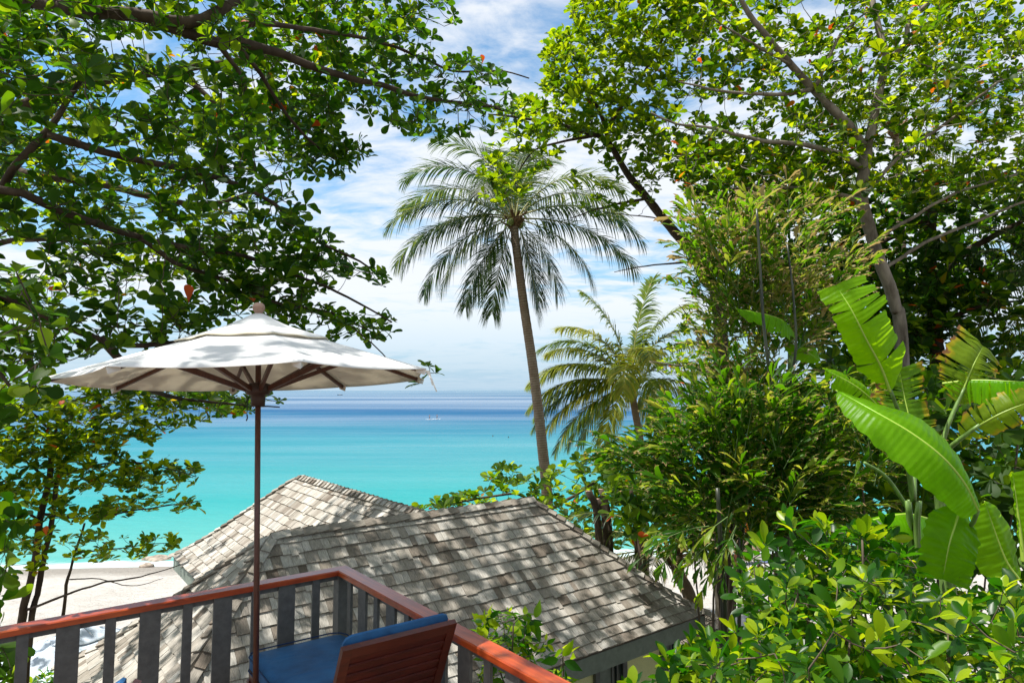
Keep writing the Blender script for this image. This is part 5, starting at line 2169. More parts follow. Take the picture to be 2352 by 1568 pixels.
holesR = [(1640, 245, 52, 22), (1700, 260, 24, 20), (1810, 160, 12, 30), (2225, 320, 16, 22), (1760, 410, 24, 10), (1560, 160, 26, 26), (1890, 20, 60, 22), (2320, 330, 26, 12)]
tr = region([(1520, -150), (2500, -150), (2500, 430), (2150, 470), (1990, 440), (1800, 470), (1640, 470), (1560, 420), (1480, 320), (1560, 210), (1560, 60)], 2700, 10.6, 14.2, holesR)
tr += region([(1520, -150), (2500, -150), (2500, 430), (1990, 440), (1800, 470), (1640, 470), (1560, 420), (1480, 320), (1560, 60)], 160, 9.2, 10.6, holesR)
tr += region([(1560, 330), (1950, 350), (1950, 480), (1640, 490), (1560, 450)], 380, 10, 12.4)
lR = Leaves(OBOV_LO)
rngR = np.random.RandomState(12)
for tip, d in tR_.twigs(tr, .05, 1.1, .08):
    tuft(lR, tip, d, rngR.uniform(.12, .19), 8, .75, rngR, tint=(.58, .25))
lR.build(tR_.root, MATS["almond_leaf_bright"])

# almond behind it on the right, its shade put into a darker leaf tint
Sb = gbase(2160, 1000, 15)
tS_ = Tree("sea_almond_tree", Sb, "shaded dark-trunked sea almond behind the grey-trunked one, filling the right edge", "tree", MATS["bark_dark"], "sea almond trees")
tS_.limb([Sb, P(2150, 800, 15), (2140, 650, 15), (2135, 520, 15), (2140, 400, 15)], .22, .12, "trunk", sides=10)
tS_.limb([(2145, 640, 15), (2250, 560, 14.6), (2400, 480, 14.4)], .10, .04)
tS_.limb([(2140, 500, 15), (2010, 560, 14.6), (1880, 620, 14.2), (1780, 680, 14)], .07, .02)
tS_.limb([(2150, 740, 15), (2260, 700, 14.5), (2352, 690, 14.2)], .07, .02)
tS_.limb([(2150, 780, 15), (2010, 740, 14.6), (1880, 760, 14.2), (1790, 800, 14)], .07, .02)
ts_ = region([(1640, 430), (1900, 460), (2100, 400), (2500, 380), (2500, 700), (2300, 660), (2200, 740), (2100, 830), (1950, 860), (1850, 800), (1700, 680), (1600, 560)], 1300, 13.2, 17, [(2290, 570, 24, 16), (2265, 610, 20, 12)])
ts_ += region([(2080, 660), (2500, 640), (2500, 900), (2080, 900)], 300, 13, 16, [(2280, 600, 40, 50)])
ts_ += region([(1900, 600), (2200, 560), (2260, 860), (2100, 900), (1880, 880)], 320, 14, 17)
lS = Leaves(OBOV_LO)
for tip, d in tS_.twigs(ts_, .06, 1.3, .08):
    tuft(lS, tip, d, rngR.uniform(.20, .28), 9, .6, rngR, tint=(.26, .2))
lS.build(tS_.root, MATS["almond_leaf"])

# bush of almond leaves behind the villa ridge
Eb = gbase(1220, 1300, 18.5)
tE_ = Tree("sea_almond_bush", Eb, "low bright sea almond bush behind the villa ridge, at the foot of the tall palm", "bush", MATS["bark_dark"])
tE_.limb([Eb, P(1225, 1250, 18.5), (1240, 1180, 18.5), (1190, 1140, 18.3), (1100, 1150, 18), (1000, 1170, 17.6)], .08, .02)
tE_.limb([(1240, 1180, 18.5), (1330, 1130, 18.6), (1400, 1080, 18.8), (1450, 1050, 19)], .06, .02)
te = region([(935, 1178), (960, 1160), (1060, 1140), (1120, 1100), (1150, 1070), (1240, 1078), (1250, 1190), (1100, 1200), (960, 1200)], 110, 17, 19.5)
te += region([(1255, 1085), (1300, 1060), (1420, 1040), (1470, 1080), (1470, 1260), (1350, 1250), (1265, 1190)], 150, 16.5, 20)
lE = Leaves(OBOV_LO)
for tip, d in tE_.twigs(te, .03, 1.2, .08):
    tuft(lE, tip, d, rngR.uniform(.22, .32), 8, .8, rngR, tint=(.6, .22))
lE.build(tE_.root, MATS["almond_leaf_bright"])

# lopped trunks beside it
for i, (u0, u1, v1, d, r_, lab) in enumerate(((1385, 1352, 1128, 15.5, .10, "leftmost of the lopped bare trunks behind the villa's right hip"), (1398, 1372, 1146, 15.7, .08, "lopped bare trunk standing just right of the leftmost one"),
                                            (1408, 1380, 1124, 15.9, .08, "tall lopped trunk in the middle of the cut group"), (1463, 1447, 1118, 15.4, .06, "thinnest and straightest of the lopped trunks"), (1475, 1462, 1166, 15.2, .12, "thickest lopped trunk with a pale cut top, right of the cut group"))):
    q = gbase(u0, 1300, d)
    st = thing("lopped_trunk", q, lab, "tree trunk", "lopped trunks behind the villa")
    b = MB()
    c_ = catmull([q, P((u0 + u1) / 2 + 6, (1300 + v1) / 2, d), P(u1, v1, d)], .2)
    b.tube(c_, np.linspace(r_ * 1.15, r_ * .85, len(c_)), 9)
    b.build("trunk", MATS["bark_dark"], st)
    b = MB()
    b.lathe([(.001, 0), (r_ * .80, 0.0), (r_ * .78, .012), (.001, .014)], c_[-1] + UP * .002, 12)
    b.build("cut_face", MATS["finial_wood"], st)

# small bright-leaved tree in the distance right of the second palm
Hb = gbase(1640, 1000, 19)
tH_ = Tree("small_leaved_tree", Hb, "airy tree with tiny bright leaves and crooked grey twigs right of the second palm", "tree", MATS["bark_grey"])
tH_.limb([Hb, P(1650, 900, 19), (1640, 820, 19), (1600, 780, 18.8)], .12, .05, "trunk")
tH_.limb([(1645, 860, 19), (1570, 840, 18.6), (1490, 830, 18.3)], .04, .012)
tH_.limb([(1640, 820, 19), (1590, 740, 18.8), (1560, 700, 18.6)], .04, .012)
th_ = region([(1540, 790), (1560, 740), (1590, 700), (1700, 680), (1760, 800), (1720, 930), (1600, 930), (1560, 880), (1500, 850)], 260, 17.5, 20.5)
lH = Leaves(OBOV_LO)
for tip, d in tH_.twigs(th_, .04, 1.2, .1):
    tuft(lH, tip, d, rngR.uniform(.12, .18), 9, .6, rngR, tint=(.5, .2))
lH.build(tH_.root, MATS["almond_leaf_bright"], 120)


# ---------------------------------------------------------------- palms
def frond_mesh(base, az, el, length, droop, rng, nleaf=62, ll=.62, hang=.5, wid=.024, twist=0.0, tint=.5, side_c=None):
    """arching rachis with two ranks of leaflets"""
    h = np.array([math.sin(az), math.cos(az), 0])
    n = 26
    pts = [np.asarray(base, float)]
    e = el
    ds = length / n
    s_off = np.cross(h, UP)
    for i in range(n):
        t_ = (i + 1) / n
        e = el - droop * t_ ** 1.35
        dirv = h * math.cos(e) + UP * math.sin(e) + s_off * twist * t_
        pts.append(pts[-1] + nrm(dirv) * ds)
    pts = np.array(pts)
    rb_ = MB()
    rb_.tube(pts, np.linspace(.028, .004, len(pts)) * length / 4, 5, tint=tint)
    lf = MB()
    tg = np.gradient(pts, axis=0)
    tg /= np.linalg.norm(tg, axis=1)[:, None]
    for i in range(nleaf):
        t_ = .13 + .87 * (i / (nleaf - 1)) ** .95
        x = t_ * n
        k = min(int(x), n - 1)
        f = x - k
        p0 = pts[k] * (1 - f) + pts[k + 1] * f
        tt = nrm(tg[k] * (1 - f) + tg[min(k + 1, n)] * f)
        side = nrm(np.cross(tt, UP if abs(tt[2]) < .95 else h))
        upv = np.cross(side, tt)
        shape = math.sin(math.pi * (0.12 + .80 * t_)) ** .7
        L = ll * (.35 + .75 * shape) * (1 if t_ < .9 else 1 - (t_ - .9) * 4)
        fw = .35 + .75 * t_
        for sd in (-1, 1):
            if rng.rand() < .06 or math.sin(t_ * 23 + az * 3) > .93:
                continue
            a = nrm(side * sd + tt * fw * rng.uniform(.85, 1.15) + upv * rng.uniform(.05, .35))
            hg = hang * rng.uniform(.5, 2.1)
            p = p0.copy()
            vs = []
            m = 4
            cd = a.copy()
            wv = nrm(np.cross(a, upv))
            w0 = wid * rng.uniform(.8, 1.2)
            for j in range(m + 1):
                s = j / m
                w_ = w0 * (1 - s ** 2.2) * (.55 + .9 * min(1, s * 4)) * .75
                vs += [p - wv * w_, p + wv * w_]
                cd = nrm(cd - UP * hg * 2.0 / m * (.35 + s))
                p = p + cd * L / m
            ti = min(.99, max(0, tint + rng.normal(0, .16)))
            lc = [(ti, j / m, 0) for j in range(m + 1) for _ in (0, 1)]
            lf.add(vs, [(2 * j, 2 * j + 1, 2 * j + 3, 2 * j + 2) for j in range(m)], lc, True)
    return rb_, lf


def palm(name, base, path, r0, r1, label, fronds, mat, seed, cat="palm tree", wmul=1.0, fibre=True, nuts=0, flen=4.0, ll=.62, nleaf=62, group=None, crown=None):
    root = thing(name, base, label, cat, group)
    rng = np.random.RandomState(seed)
    top = None
    if path is not None:
        c = catmull(path, .12)
        n = len(c)
        rad = np.interp(np.linspace(0, 1, n), [0, .06, .5, 1], [r0 * 1.3, r0, (r0 + r1) / 2, r1])
        rad = rad * (1 + .035 * (np.arange(n) % 2))
        b = MB()
        b.tube(c, rad, 14)
        b.build("trunk", MATS["palm_trunk"], root)
        top = c[-1]
    if crown is not None:
        top = crown
    if fibre:
        b = MB()
        for k in range(26):
            a_ = rng.uniform(0, 6.28)
            d_ = np.array([math.cos(a_), math.sin(a_), rng.uniform(.3, 1.6)])
            s0 = top + np.array([math.cos(a_), math.sin(a_), 0]) * r1 * .6 - UP * rng.uniform(-.1, .4)
            b.bar(s0, s0 + nrm(d_) * rng.uniform(.25, .5), .09, .03, nrm(np.array([math.cos(a_), math.sin(a_), 0])))
        b.build("crown_fibre", MATS["palm_fibre"], root, kind="stuff")
    for k in range(nuts):
        a_ = k * 2.1
        b = MB()
        b.lathe([(.01, -.13), (.07, -.10), (.105, -.02), (.10, .05), (.05, .11), (.01, .13)], top + np.array([math.cos(a_) * .22, math.sin(a_) * .22, -.12 - .05 * (k % 2)]), 9)
        b.build("coconut", MATS["coconut"], root)
    for (az, el, L, dr, hang, tint, tw) in fronds:
        h = np.array([math.sin(R(az)), math.cos(R(az)), 0])
        rb_, lf = frond_mesh(top + h * r1 * .5 + UP * rng.uniform(-.1, .2), R(az), R(el), L, R(dr), rng, nleaf, ll, hang, tint=tint, twist=tw, wid=.021 * wmul * L / 4)
        # leaflets are the frond, its stalk a piece of it
        fo = lf.build("frond", mat, root)
        rb_.build("stalk", MATS["palm_rachis"], fo)
    return root


def frond_to(top, pxy, d, L=None):
    pass


# tall palm.  azimuth 0 = away from the camera, 90 = right, -90 = left, 180 = towards the camera
PD = 21.0
pb = gbase(1262, 1300, PD)
path = [pb, P(1258, 1175, PD), P(1245, 1020, PD), P(1225, 850, PD), P(1203, 700, PD), P(1190, 600, PD), P(1183, 545, PD), P(1181, 505, PD)]
fr = [(-86, 66, 4.6, 105, .55, .3, 0), (-70, 48, 4.7, 88, .6, .35, 0), (-95, 30, 4.5, 80, .75, .6, 0), (-82, 12, 4.6, 72, .9, .35, 0), (-100, 6, 4.4, 78, .9, .5, 0),
      (-75, -12, 4.2, 60, 1.0, .4, 0), (-110, -22, 3.6, 55, 1.0, .45, 0), (-60, -38, 3.4, 40, 1.0, .35, 0), (-120, -50, 3.0, 32, 1.0, .4, 0),
      (88, 62, 4.5, 108, .55, .25, 0), (70, 44, 4.6, 92, .7, .3, 0), (92, 22, 4.7, 78, .85, .45, 0), (84, 4, 4.7, 60, .95, .35, 0), (100, -16, 3.6, 60, 1.0, .4, 0),
      (75, -40, 3.0, 45, 1.0, .35, 0), (60, -60, 2.8, 25, 1.0, .3, 0), (-20, 82, 4.2, 60, .4, .5, 0), (30, 78, 4.2, 70, .45, .4, 0), (170, 70, 3.8, 120, .6, .35, 0),
      (-160, 50, 3.6, 125, .8, .4, 0), (0, 55, 4.2, 90, .6, .3, 0), (-45, -62, 3.2, 22, .9, .25, 0), (85, -72, 3.4, 12, .9, .2, 0), (-100, 78, 3.8, 80, .4, .55, 0)]
palm("coconut_palm", pb, path, .20, .135, "tall leaning coconut palm with ringed grey trunk rising behind the villa ridge", fr, MATS["palm_leaf"], 21, nuts=5, flen=4.5, ll=1.2, nleaf=92, group="coconut palms")

# second palm, yellower
P2 = 25.0
pb2 = gbase(1480, 1150, P2)
path2 = [pb2, P(1475, 1080, P2), P(1470, 1010, P2), P(1458, 940, P2), P(1448, 880, P2)]
fr2 = [(-88, 58, 4.1, 90, .5, .6, 0), (-80, 38, 4.4, 85, .8, .7, 0), (-92, 18, 4.3, 70, .85, .75, 0), (-85, 0, 4.4, 60, .9, .8, 0), (-100, -18, 4.0, 50, .9, .85, 0), (-60, -34, 3.4, 40, .9, .9, 0),
       (-80, 82, 4.0, 42, .5, .4, 0), (70, 86, 4.2, 24, .5, .35, 0), (100, 78, 4.0, 62, .5, .45, 0), (-60, 72, 4.2, 80, .6, .6, 0), (85, 66, 4.1, 80, .5, .6, 0), (78, 45, 4.0, 90, .6, .6, 0), (95, 18, 3.8, 80, .8, .7, 0),
       (175, 62, 3.4, 115, .7, .4, 0), (-165, 40, 3.4, 110, .8, .5, 0), (165, 20, 3.0, 95, .9, .6, 0), (100, -20, 3.2, 60, .9, .7, 0), (-130, -40, 3.0, 40, .9, .9, 0), (60, -45, 2.8, 40, .9, .7, 0), (-60, 55, 4.2, 80, .7, .6, 0), (-95, 30, 4.2, 75, .8, .85, 0), (-75, 8, 4.3, 66, .9, .7, 0), (-95, -8, 4.2, 55, .9, .9, 0), (-70, -25, 3.6, 45, .9, .8, 0), (88, 55, 4.1, 85, .7, .6, 0), (90, 0, 3.6, 70, .9, .6, 0)]
palm("coconut_palm", pb2, path2, .17, .13, "shorter bushy coconut palm with yellow-green fronds right of the tall palm", fr2, MATS["palm_leaf_yellow"], 22, nuts=4, ll=1.05, nleaf=110, wmul=1.5, group="coconut palms")

# low palm in the shade of the cane clump
P3 = 15.5
pb3 = gbase(1600, 1420, P3)
path3 = [pb3, P(1590, 1400, P3), P(1560, 1320, P3), P(1548, 1270, P3)]
fr3 = [(-90, 55, 3.4, 100, .6, .2, 0), (-75, 30, 3.4, 90, .8, .15, 0), (-95, 10, 3.3, 70, .9, .2, 0), (-80, -12, 3.0, 50, 1, .15, 0), (90, 50, 3.4, 100, .6, .2, 0), (75, 28, 3.4, 85, .8, .15, 0),
       (95, 8, 3.3, 70, .9, .1, 0), (85, -15, 3.0, 50, 1, .1, 0), (0, 70, 3.4, 80, .5, .2, 0), (180, 60, 2.6, 110, .7, .2, 0), (-150, 30, 2.4, 100, .9, .15, 0), (140, 25, 2.6, 100, .9, .1, 0), (-30, 80, 3.4, 60, .4, .3, 0), (40, 60, 3.4, 90, .5, .2, 0)]
palm("coconut_palm", pb3, path3, .17, .14, "low dark coconut palm with hanging fronds just beyond the villa's right eave", fr3, MATS["palm_leaf"], 23, ll=.6, nleaf=56, group="coconut palms")

# palm behind at the right edge
P4 = 14.0
pb4 = gbase(2440, 1100, P4)
path4 = [pb4, P(2440, 900, P4), P(2430, 720, P4), P(2425, 640, P4)]
fr4 = [(-90, 40, 3.0, 100, .9, .1, 0), (-75, 15, 3.0, 80, 1, .1, 0), (-100, -10, 2.8, 60, 1, .1, 0), (-85, 62, 3.0, 110, .7, .15, 0), (-95, -35, 2.6, 40, 1, .1, 0), (90, 40, 3, 90, .8, .1, 0), (180, 30, 2.6, 100, .9, .1, 0), (0, 60, 3, 90, .6, .1, 0), (-130, 25, 2.6, 90, .9, .15, 0)]
palm("coconut_palm", pb4, path4, .16, .13, "dark coconut palm at the right edge, only its drooping left fronds in view", fr4, MATS["palm_leaf"], 24, ll=.6, nleaf=54, group="coconut palms")

# palm hidden in the crowns upper right
P5 = 19.0
pb5 = gbase(2060, 1100, P5)
path5 = [pb5, P(2080, 800, P5), P(2065, 500, P5), P(2060, 300, P5)]
fr5 = [(az, el, 3.6, 85, .8, .4, 0) for az, el in ((-90, 40), (-80, 5), (90, 35), (80, 5), (0, 60), (180, 50), (-140, 20), (140, 20), (-100, -25), (95, -25))]
palm("coconut_palm", pb5, path5, .17, .13, "coconut palm half hidden behind the crown of the grey-trunked almond", fr5, MATS["palm_leaf"], 25, ll=.65, nleaf=50, group="coconut palms")


# ---------------------------------------------------------------- fishtail palm clumps
def spray(lv, tw, p0, d0, L, n, size, rng, droop=.5, tint=(.5, .2), two=True, spreadv=.9):
    """a pinnate spray of wedge leaflets"""
    c = [np.asarray(p0, float)]
    d = nrm(d0)
    m = max(3, n)
    for i in range(m):
        d = nrm(d - UP * droop / m)
        c.append(c[-1] + d * L / m)
    c = np.array(c)
    tw.tube(c, np.linspace(.006, .002, len(c)), 4, cap=False)
    for i in range(1, len(c)):
        tt = nrm(c[i] - c[i - 1])
        side = nrm(np.cross(tt, UP) + rng.normal(0, .1, 3))
        for sd in ((-1, 1) if two else (1,)):
            a = nrm(tt * rng.uniform(.5, 1.1) + side * sd * rng.uniform(.5, 1.0) * spreadv + UP * rng.normal(-.05, .2))
            lv.add(c[i], a, UP + rng.normal(0, .4, 3), size * rng.uniform(.7, 1.2), tint=min(.999, max(0, rng.normal(*tint))))
    lv.add(c[-1], nrm(c[-1] - c[-2]), UP + rng.normal(0, .4, 3), size, tint=min(.999, max(0, rng.normal(*tint))))


def fishtail(name, label, base, stems, polys, mat, seed, group=None, maindir=None):
    root = thing(name, base, label, "fishtail palm", group)
    rng = np.random.RandomState(seed)
    for pts, r0, r1 in stems:
        w = [P(*q) if isinstance(q, tuple) else q for q in pts]
        c = catmull(w, .12)
        rad = np.linspace(r0, r1, len(c)) * (1 + .12 * (np.arange(len(c)) % 6 == 0))
        b = MB()
        b.tube(c, rad, 8)
        b.build("stem", MATS["bamboo_stem"], root)
    lv = Leaves(FISH)
    tw = MB()
    for poly, n, d0, d1, L, size, nl, dirs, tint in polys:
        for q in region(poly, n, d0, d1, rng=rng):
            uu, vv, _ = to_px(q)
            dx, dz = (uu - dirs[0]), -(vv - dirs[1])
            ln = math.hypot(dx, dz) + 1
            d = nrm(np.array([dx / ln + rng.normal(0, .3), rng.normal(-.2, .35), dz / ln + rng.normal(0, .25)]))
            spray(lv, tw, q - d * L * .5, d, L * rng.uniform(.7, 1.3), nl, size, rng, .45, tint)
    tw.build("leaf_stalks", MATS["twig_green"], root, kind="stuff")
    lv.build(root, mat)
    return root


fb = gbase(1790, 1200, 8.6)
fishtail("fishtail_palm", "tall fishtail palm right of centre, dry-tipped tan leaves fanning from dark upright canes", fb,
         [([fb, (1800, 1060, 8.2), (1782, 960, 7.8), (1765, 840, 7.6), (1752, 720, 7.6), (1745, 600, 7.6), (1738, 480, 7.6)], .04, .014),
          ([fb + np.array([.1, .2, 0]), (1806, 1010, 8.2), (1812, 900, 7.9), (1828, 800, 7.8), (1822, 680, 7.8), (1808, 560, 7.8)], .034, .012),
          ([fb + np.array([-.1, .3, 0]), (1790, 1000, 9.1), (1840, 800, 9.3), (1870, 640, 9.4), (1890, 560, 9.4)], .03, .014)],
         [([(1590, 520), (1640, 490), (1740, 470), (1760, 560), (1740, 700), (1700, 760), (1640, 740), (1590, 620)], 80, 7.8, 9.4, .7, .24, 8, (1770, 980), (.74, .24)),
          ([(1730, 460), (1880, 480), (1960, 520), (1960, 640), (1900, 760), (1800, 800), (1740, 700)], 80, 8.0, 9.8, .7, .25, 8, (1770, 980), (.40, .24)),
          ([(1620, 700), (1800, 720), (1860, 800), (1820, 900), (1720, 940), (1640, 850)], 55, 8.2, 9.6, .6, .24, 7, (1780, 1060), (.35, .22))],
         MATS["fishtail_leaf_dry"], 31, "fishtail palms")
fb2 = gbase(1640, 1420, 7.6)
fishtail("fishtail_palm", "lower green fishtail palm spreading below and left of the tall dry-tipped one", fb2,
         [([fb2, (1660, 1340, 7.6), (1656, 1230, 7.6), (1650, 1140, 7.6), (1640, 1050, 7.6)], .04, .02),
          ([fb2 + np.array([.2, .1, 0]), (1700, 1300, 7.8), (1720, 1180, 7.8), (1730, 1060, 7.8)], .035, .018)],
         [([(1400, 1030), (1450, 1040), (1520, 985), (1590, 945), (1700, 905), (1860, 920), (1880, 1050), (1760, 1130), (1600, 1140), (1500, 1110), (1440, 1060)], 190, 6.8, 8.8, .6, .27, 7, (1720, 1300), (.66, .24)),
          ([(1540, 1120), (1760, 1100), (1900, 1080), (1980, 1180), (1800, 1240), (1660, 1230), (1560, 1180)], 105, 6.6, 8.4, .65, .27, 6, (1680, 1400), (.42, .2))],
         MATS["fishtail_leaf"], 32, "fishtail palms")
fb3 = gbase(1650, 1560, 6.4)
fishtail("fishtail_palm", "young fishtail palm with few large bright wedge leaves over the villa's right eave", fb3,
         [([fb3, (1665, 1420, 6.4), (1655, 1250, 6.4), (1648, 1120, 6.4)], .035, .02)],
         [([(1500, 1200), (1640, 1200), (1700, 1260), (1660, 1300), (1560, 1270)], 13, 6.0, 6.8, .45, .22, 4, (1700, 1200), (.6, .15)),
          ([(1900, 900), (2060, 950), (2080, 1100), (1950, 1150), (1880, 1060)], 50, 7, 8.4, .5, .2, 5, (1950, 1250), (.3, .15))],
         MATS["fishtail_leaf"], 33, "fishtail palms")


# ---------------------------------------------------------------- bananas
def banana_leaf(root, spine, width, facing, rng, tears=0.25, curl=0.2, mat=None, rough_end=False, left=1.0, right=1.0, droopside=.0, tint=.5, ends=(.0, 1.)):
    """spine: list of (u,v,d) or points, base to tip. facing: direction the upper face looks"""
    w = [P(*q) if isinstance(q, tuple) else q for q in spine]
    n = 72
    c0 = catmull(w, .03)
    s = np.concatenate(([0], np.cumsum(np.linalg.norm(np.diff(c0, axis=0), axis=1))))
    c = np.array([[np.interp(x, s, c0[:, k]) for k in range(3)] for x in np.linspace(0, s[-1], n + 1)])
    tg = np.gradient(c, axis=0)
    tg /= np.linalg.norm(tg, axis=1)[:, None]
    fc = nrm(np.asarray(facing, float))
    b = MB()
    mwid = 9
    for sd, wk in ((-1, left), (1, right)):
        # tear positions
        i = 0
        while i < n:
            seg = n - i
            if tears > 0:
                seg = min(n - i, max(3, int(rng.exponential(1 / tears) * 2 + 3)))
            # a strip from i to i+seg
            bend = rng.normal(0, .10) if tears else 0
            shift = rng.uniform(-.04, .10) * (tears > 0)
            short = rng.uniform(.82, 1.03) if tears else 1
            vs, lc = [], []
            for k in range(seg + 1):
                ii = i + k
                t_ = ii / n
                t_ = ends[0] + t_ * (ends[1] - ends[0])
                prof_ = (max(0, math.sin(math.pi * min(1, t_ * 1.02) ** .78))) ** .55
                if rough_end:
                    prof_ = min(1, (t_ * 4) ** .7) * (1 - .08 * t_)
                W = width / 2 * prof_ * wk * short * (1 + .03 * math.sin(ii * .9 + sd))
                tt = tg[ii]
                nn = nrm(fc - tt * np.dot(fc, tt))
                side = np.cross(tt, nn) * sd
                gap = 0.0
                if tears and seg < n:
                    # pinch toward the strip middle at the outer edge
                    gap = (k / seg - .5) * 2
                for j in range(mwid + 1):
                    x = j / mwid
                    hgt = -curl * x * x * W + .10 * W * math.sin(math.pi * min(1, x * 2)) * .5 + bend * x * x * W - droopside * x ** 2 * W
                    wav = (.006 * math.sin(ii * .31 + 2 * sd) + .005 * math.sin(ii * .83 + sd)) * x
                    q = c[ii] + side * W * x * (1 - .12 * curl * x) + nn * (hgt + wav) + tt * (shift * W * x + .16 * W * x - gap * x * .10 * width / max(3, seg) * 2)
                    if droopside:
                        q = q - UP * droopside * W * x * x * .6
                    vs.append(q)
                    lc.append((tint + .0 * x, t_ * .55 * s[-1] + x * .02, x))
            fs = []
            for k in range(seg):
                for j in range(mwid):
                    a_ = k * (mwid + 1) + j
                    q = (a_, a_ + 1, a_ + mwid + 2, a_ + mwid + 1)
                    fs.append(q if sd < 0 else q[::-1])
            b.add(vs, fs, lc, True)
            i += seg
    leaf = b.build("leaf", mat or MATS["banana_leaf"], root)
    b = MB()
    off = np.array([nrm(fc - tg[k] * np.dot(fc, tg[k])) for k in range(n + 1)])
    b.tube(c - off * .004, np.linspace(.016, .004, n + 1), 6)
    b.build("midrib", MATS["midrib"], leaf)
    return leaf


rngN = np.random.RandomState(41)
nb_ = gbase(2100, 1400, 6.0)
ban = thing("banana_plant", nb_, "banana plant on the right with huge bright backlit leaves, some torn into strips", "banana plant", "banana plants")
crown_b = P(2098, 1150, 5.9)
for k in range(4):
    b = MB()
    o_ = np.array([math.cos(k * 1.6) * .03, math.sin(k * 1.6) * .03, 0])
    c_ = catmull([nb_ + o_, P(2100, 1290, 5.95) + o_, crown_b + o_ * 2], .15)
    b.tube(c_, np.linspace(.11 - .015 * k, .018, len(c_)), 10)
    b.build("pseudostem" if k == 0 else "leaf_sheath", MATS["banana_stem"], ban)
cam_face = np.array([0, -1, 0.25])


def petiole(root, pts, r0=.028, r1=.015):
    b = MB()
    w = [P(*q) if isinstance(q, tuple) else q for q in pts]
    c_ = catmull(w, .06)
    b.tube(c_, np.linspace(r0, r1, len(c_)), 8)
    b.build("leaf_stalk", MATS["banana_stem"], root)


# upright torn leaf
petiole(ban, [crown_b, (2085, 1060, 5.8), (2075, 980, 5.7), (2045, 895, 5.6)])
banana_leaf(ban, [(2045, 900, 5.6), (2022, 840, 5.55), (1990, 780, 5.5), (1955, 710, 5.5), (1920, 655, 5.6)], .54, (-.35, -1, .2), rngN, .16, .25, left=.70, right=1.25, rough_end=True, droopside=.0)
# the great arching leaf in front
petiole(ban, [crown_b + np.array([.1, -.1, -.2]), (2160, 1235, 5.4), (2225, 1210, 4.9), (2246, 1172, 4.75)])
banana_leaf(ban, [(2246, 1172, 4.75), (2215, 1110, 4.65), (2165, 1050, 4.6), (2095, 995, 4.65), (2010, 945, 4.8), (1920, 895, 5.1)], .50, (.10, -1, .55), rngN, 0, .35, ends=(.03, 1.0), left=1.0, right=1.05)
# the hanging half leaf
banana_leaf(ban, [(2207, 1158, 4.9), (2195, 1200, 4.85), (2180, 1250, 4.8), (2165, 1330, 4.8)], .46, (0, -1, .1), rngN, 0, .15, rough_end=True, left=1.1, right=.85)
# torn leaves with yellow-brown edges behind
petiole(ban, [crown_b, (2100, 1060, 6), (2095, 1010, 6.1)])
banana_leaf(ban, [(2100, 1030, 6.1), (2088, 960, 6.15), (2075, 900, 6.2), (2066, 845, 6.2)], .62, (.1, -1, .1), rngN, .45, .1, MATS["banana_leaf_dry"], True)
banana_leaf(ban, [(2055, 1010, 6.3), (2030, 950, 6.35), (1970, 890, 6.3), (1890, 845, 6.3)], .42, (-.1, -1, .5), rngN, .4, .3, droopside=.3)
nb2 = gbase(2200, 1500, 6.4)
ban2 = thing("banana_plant", nb2, "second banana plant at the right edge, torn yellow-edged leaves fanning on thick pale stalks", "banana plant", "banana plants")
cr2 = P(2150, 1060, 6.3)
for k in range(3):
    b = MB()
    o_ = np.array([math.cos(k * 2.1) * .03, math.sin(k * 2.1) * .03, 0])
    c_ = catmull([nb2 + o_, P(2170, 1250, 6.35) + o_, cr2 + o_], .15)
    b.tube(c_, np.linspace(.10, .018, len(c_)), 10)
    b.build("pseudostem" if k == 0 else "leaf_sheath", MATS["banana_stem"], ban2)
petiole(ban2, [cr2, (2180, 970, 6.3), (2215, 890, 6.3)], .026)
banana_leaf(ban2, [(2200, 930, 6.3), (2222, 870, 6.3), (2240, 830, 6.3), (2258, 795, 6.4)], .62, (0, -1, .2), rngN, .55, .1, MATS["banana_leaf_dry"], True)
petiole(ban2, [cr2, (2190, 1020, 6.0), (2250, 975, 5.8)], .03)
banana_leaf(ban2, [(2200, 1010, 5.95), (2260, 970, 5.8), (2320, 940, 5.7), (2400, 910, 5.6)], .36, (.1, -.9, .3), rngN, .55, .3, MATS["banana_leaf_dry"], True)
banana_leaf(ban2, [(2165, 880, 6.5), (2230, 873, 6.3), (2300, 874, 6.1), (2400, 880, 5.9)], .26, (0, -.35, 1), rngN, .5, .8, MATS["banana_leaf"], True, droopside=.8)
petiole(ban2, [P(2105, 1200, 6.3), (2040, 1100, 6.2), (1985, 1062, 6.1)], .022)
banana_leaf(ban2, [(2130, 1190, 6.2), (2080, 1180, 6.0), (2000, 1195, 5.9), (1940, 1230, 5.8)], .34, (0, -.4, 1), rngN, .2, .5, MATS["banana_leaf"], droopside=.5)
nb3 = gbase(2420, 1600, 4.6)
ban3 = thing("banana_plant", nb3, "banana plant cut by the right edge, an upright blade on a thick rib", "banana plant", "banana plants")
b = MB()
b.tube(catmull([nb3, P(2410, 1400, 4.6), P(2370, 1280, 4.6)], .15), .09, 10)
b.build("pseudostem", MATS["banana_stem"], ban3)
banana_leaf(ban3, [(2352, 1290, 4.6), (2345, 1230, 4.6), (2336, 1160, 4.6), (2326, 1085, 4.6)], .40, (0, -1, .1), rngN, 0, .1, rough_end=True, left=.1, right=1.4)
banana_leaf(ban3, [(2340, 1330, 5.2), (2312, 1290, 5.2), (2285, 1220, 5.2), (2262, 1150, 5.2)], .46, (.2, -1, .2), rngN, 0, .2, left=1.1, right=.9)
petiole(ban3, [P(2370, 1280, 4.6), (2355, 1290, 4.6), (2352, 1290, 4.6)], .02)
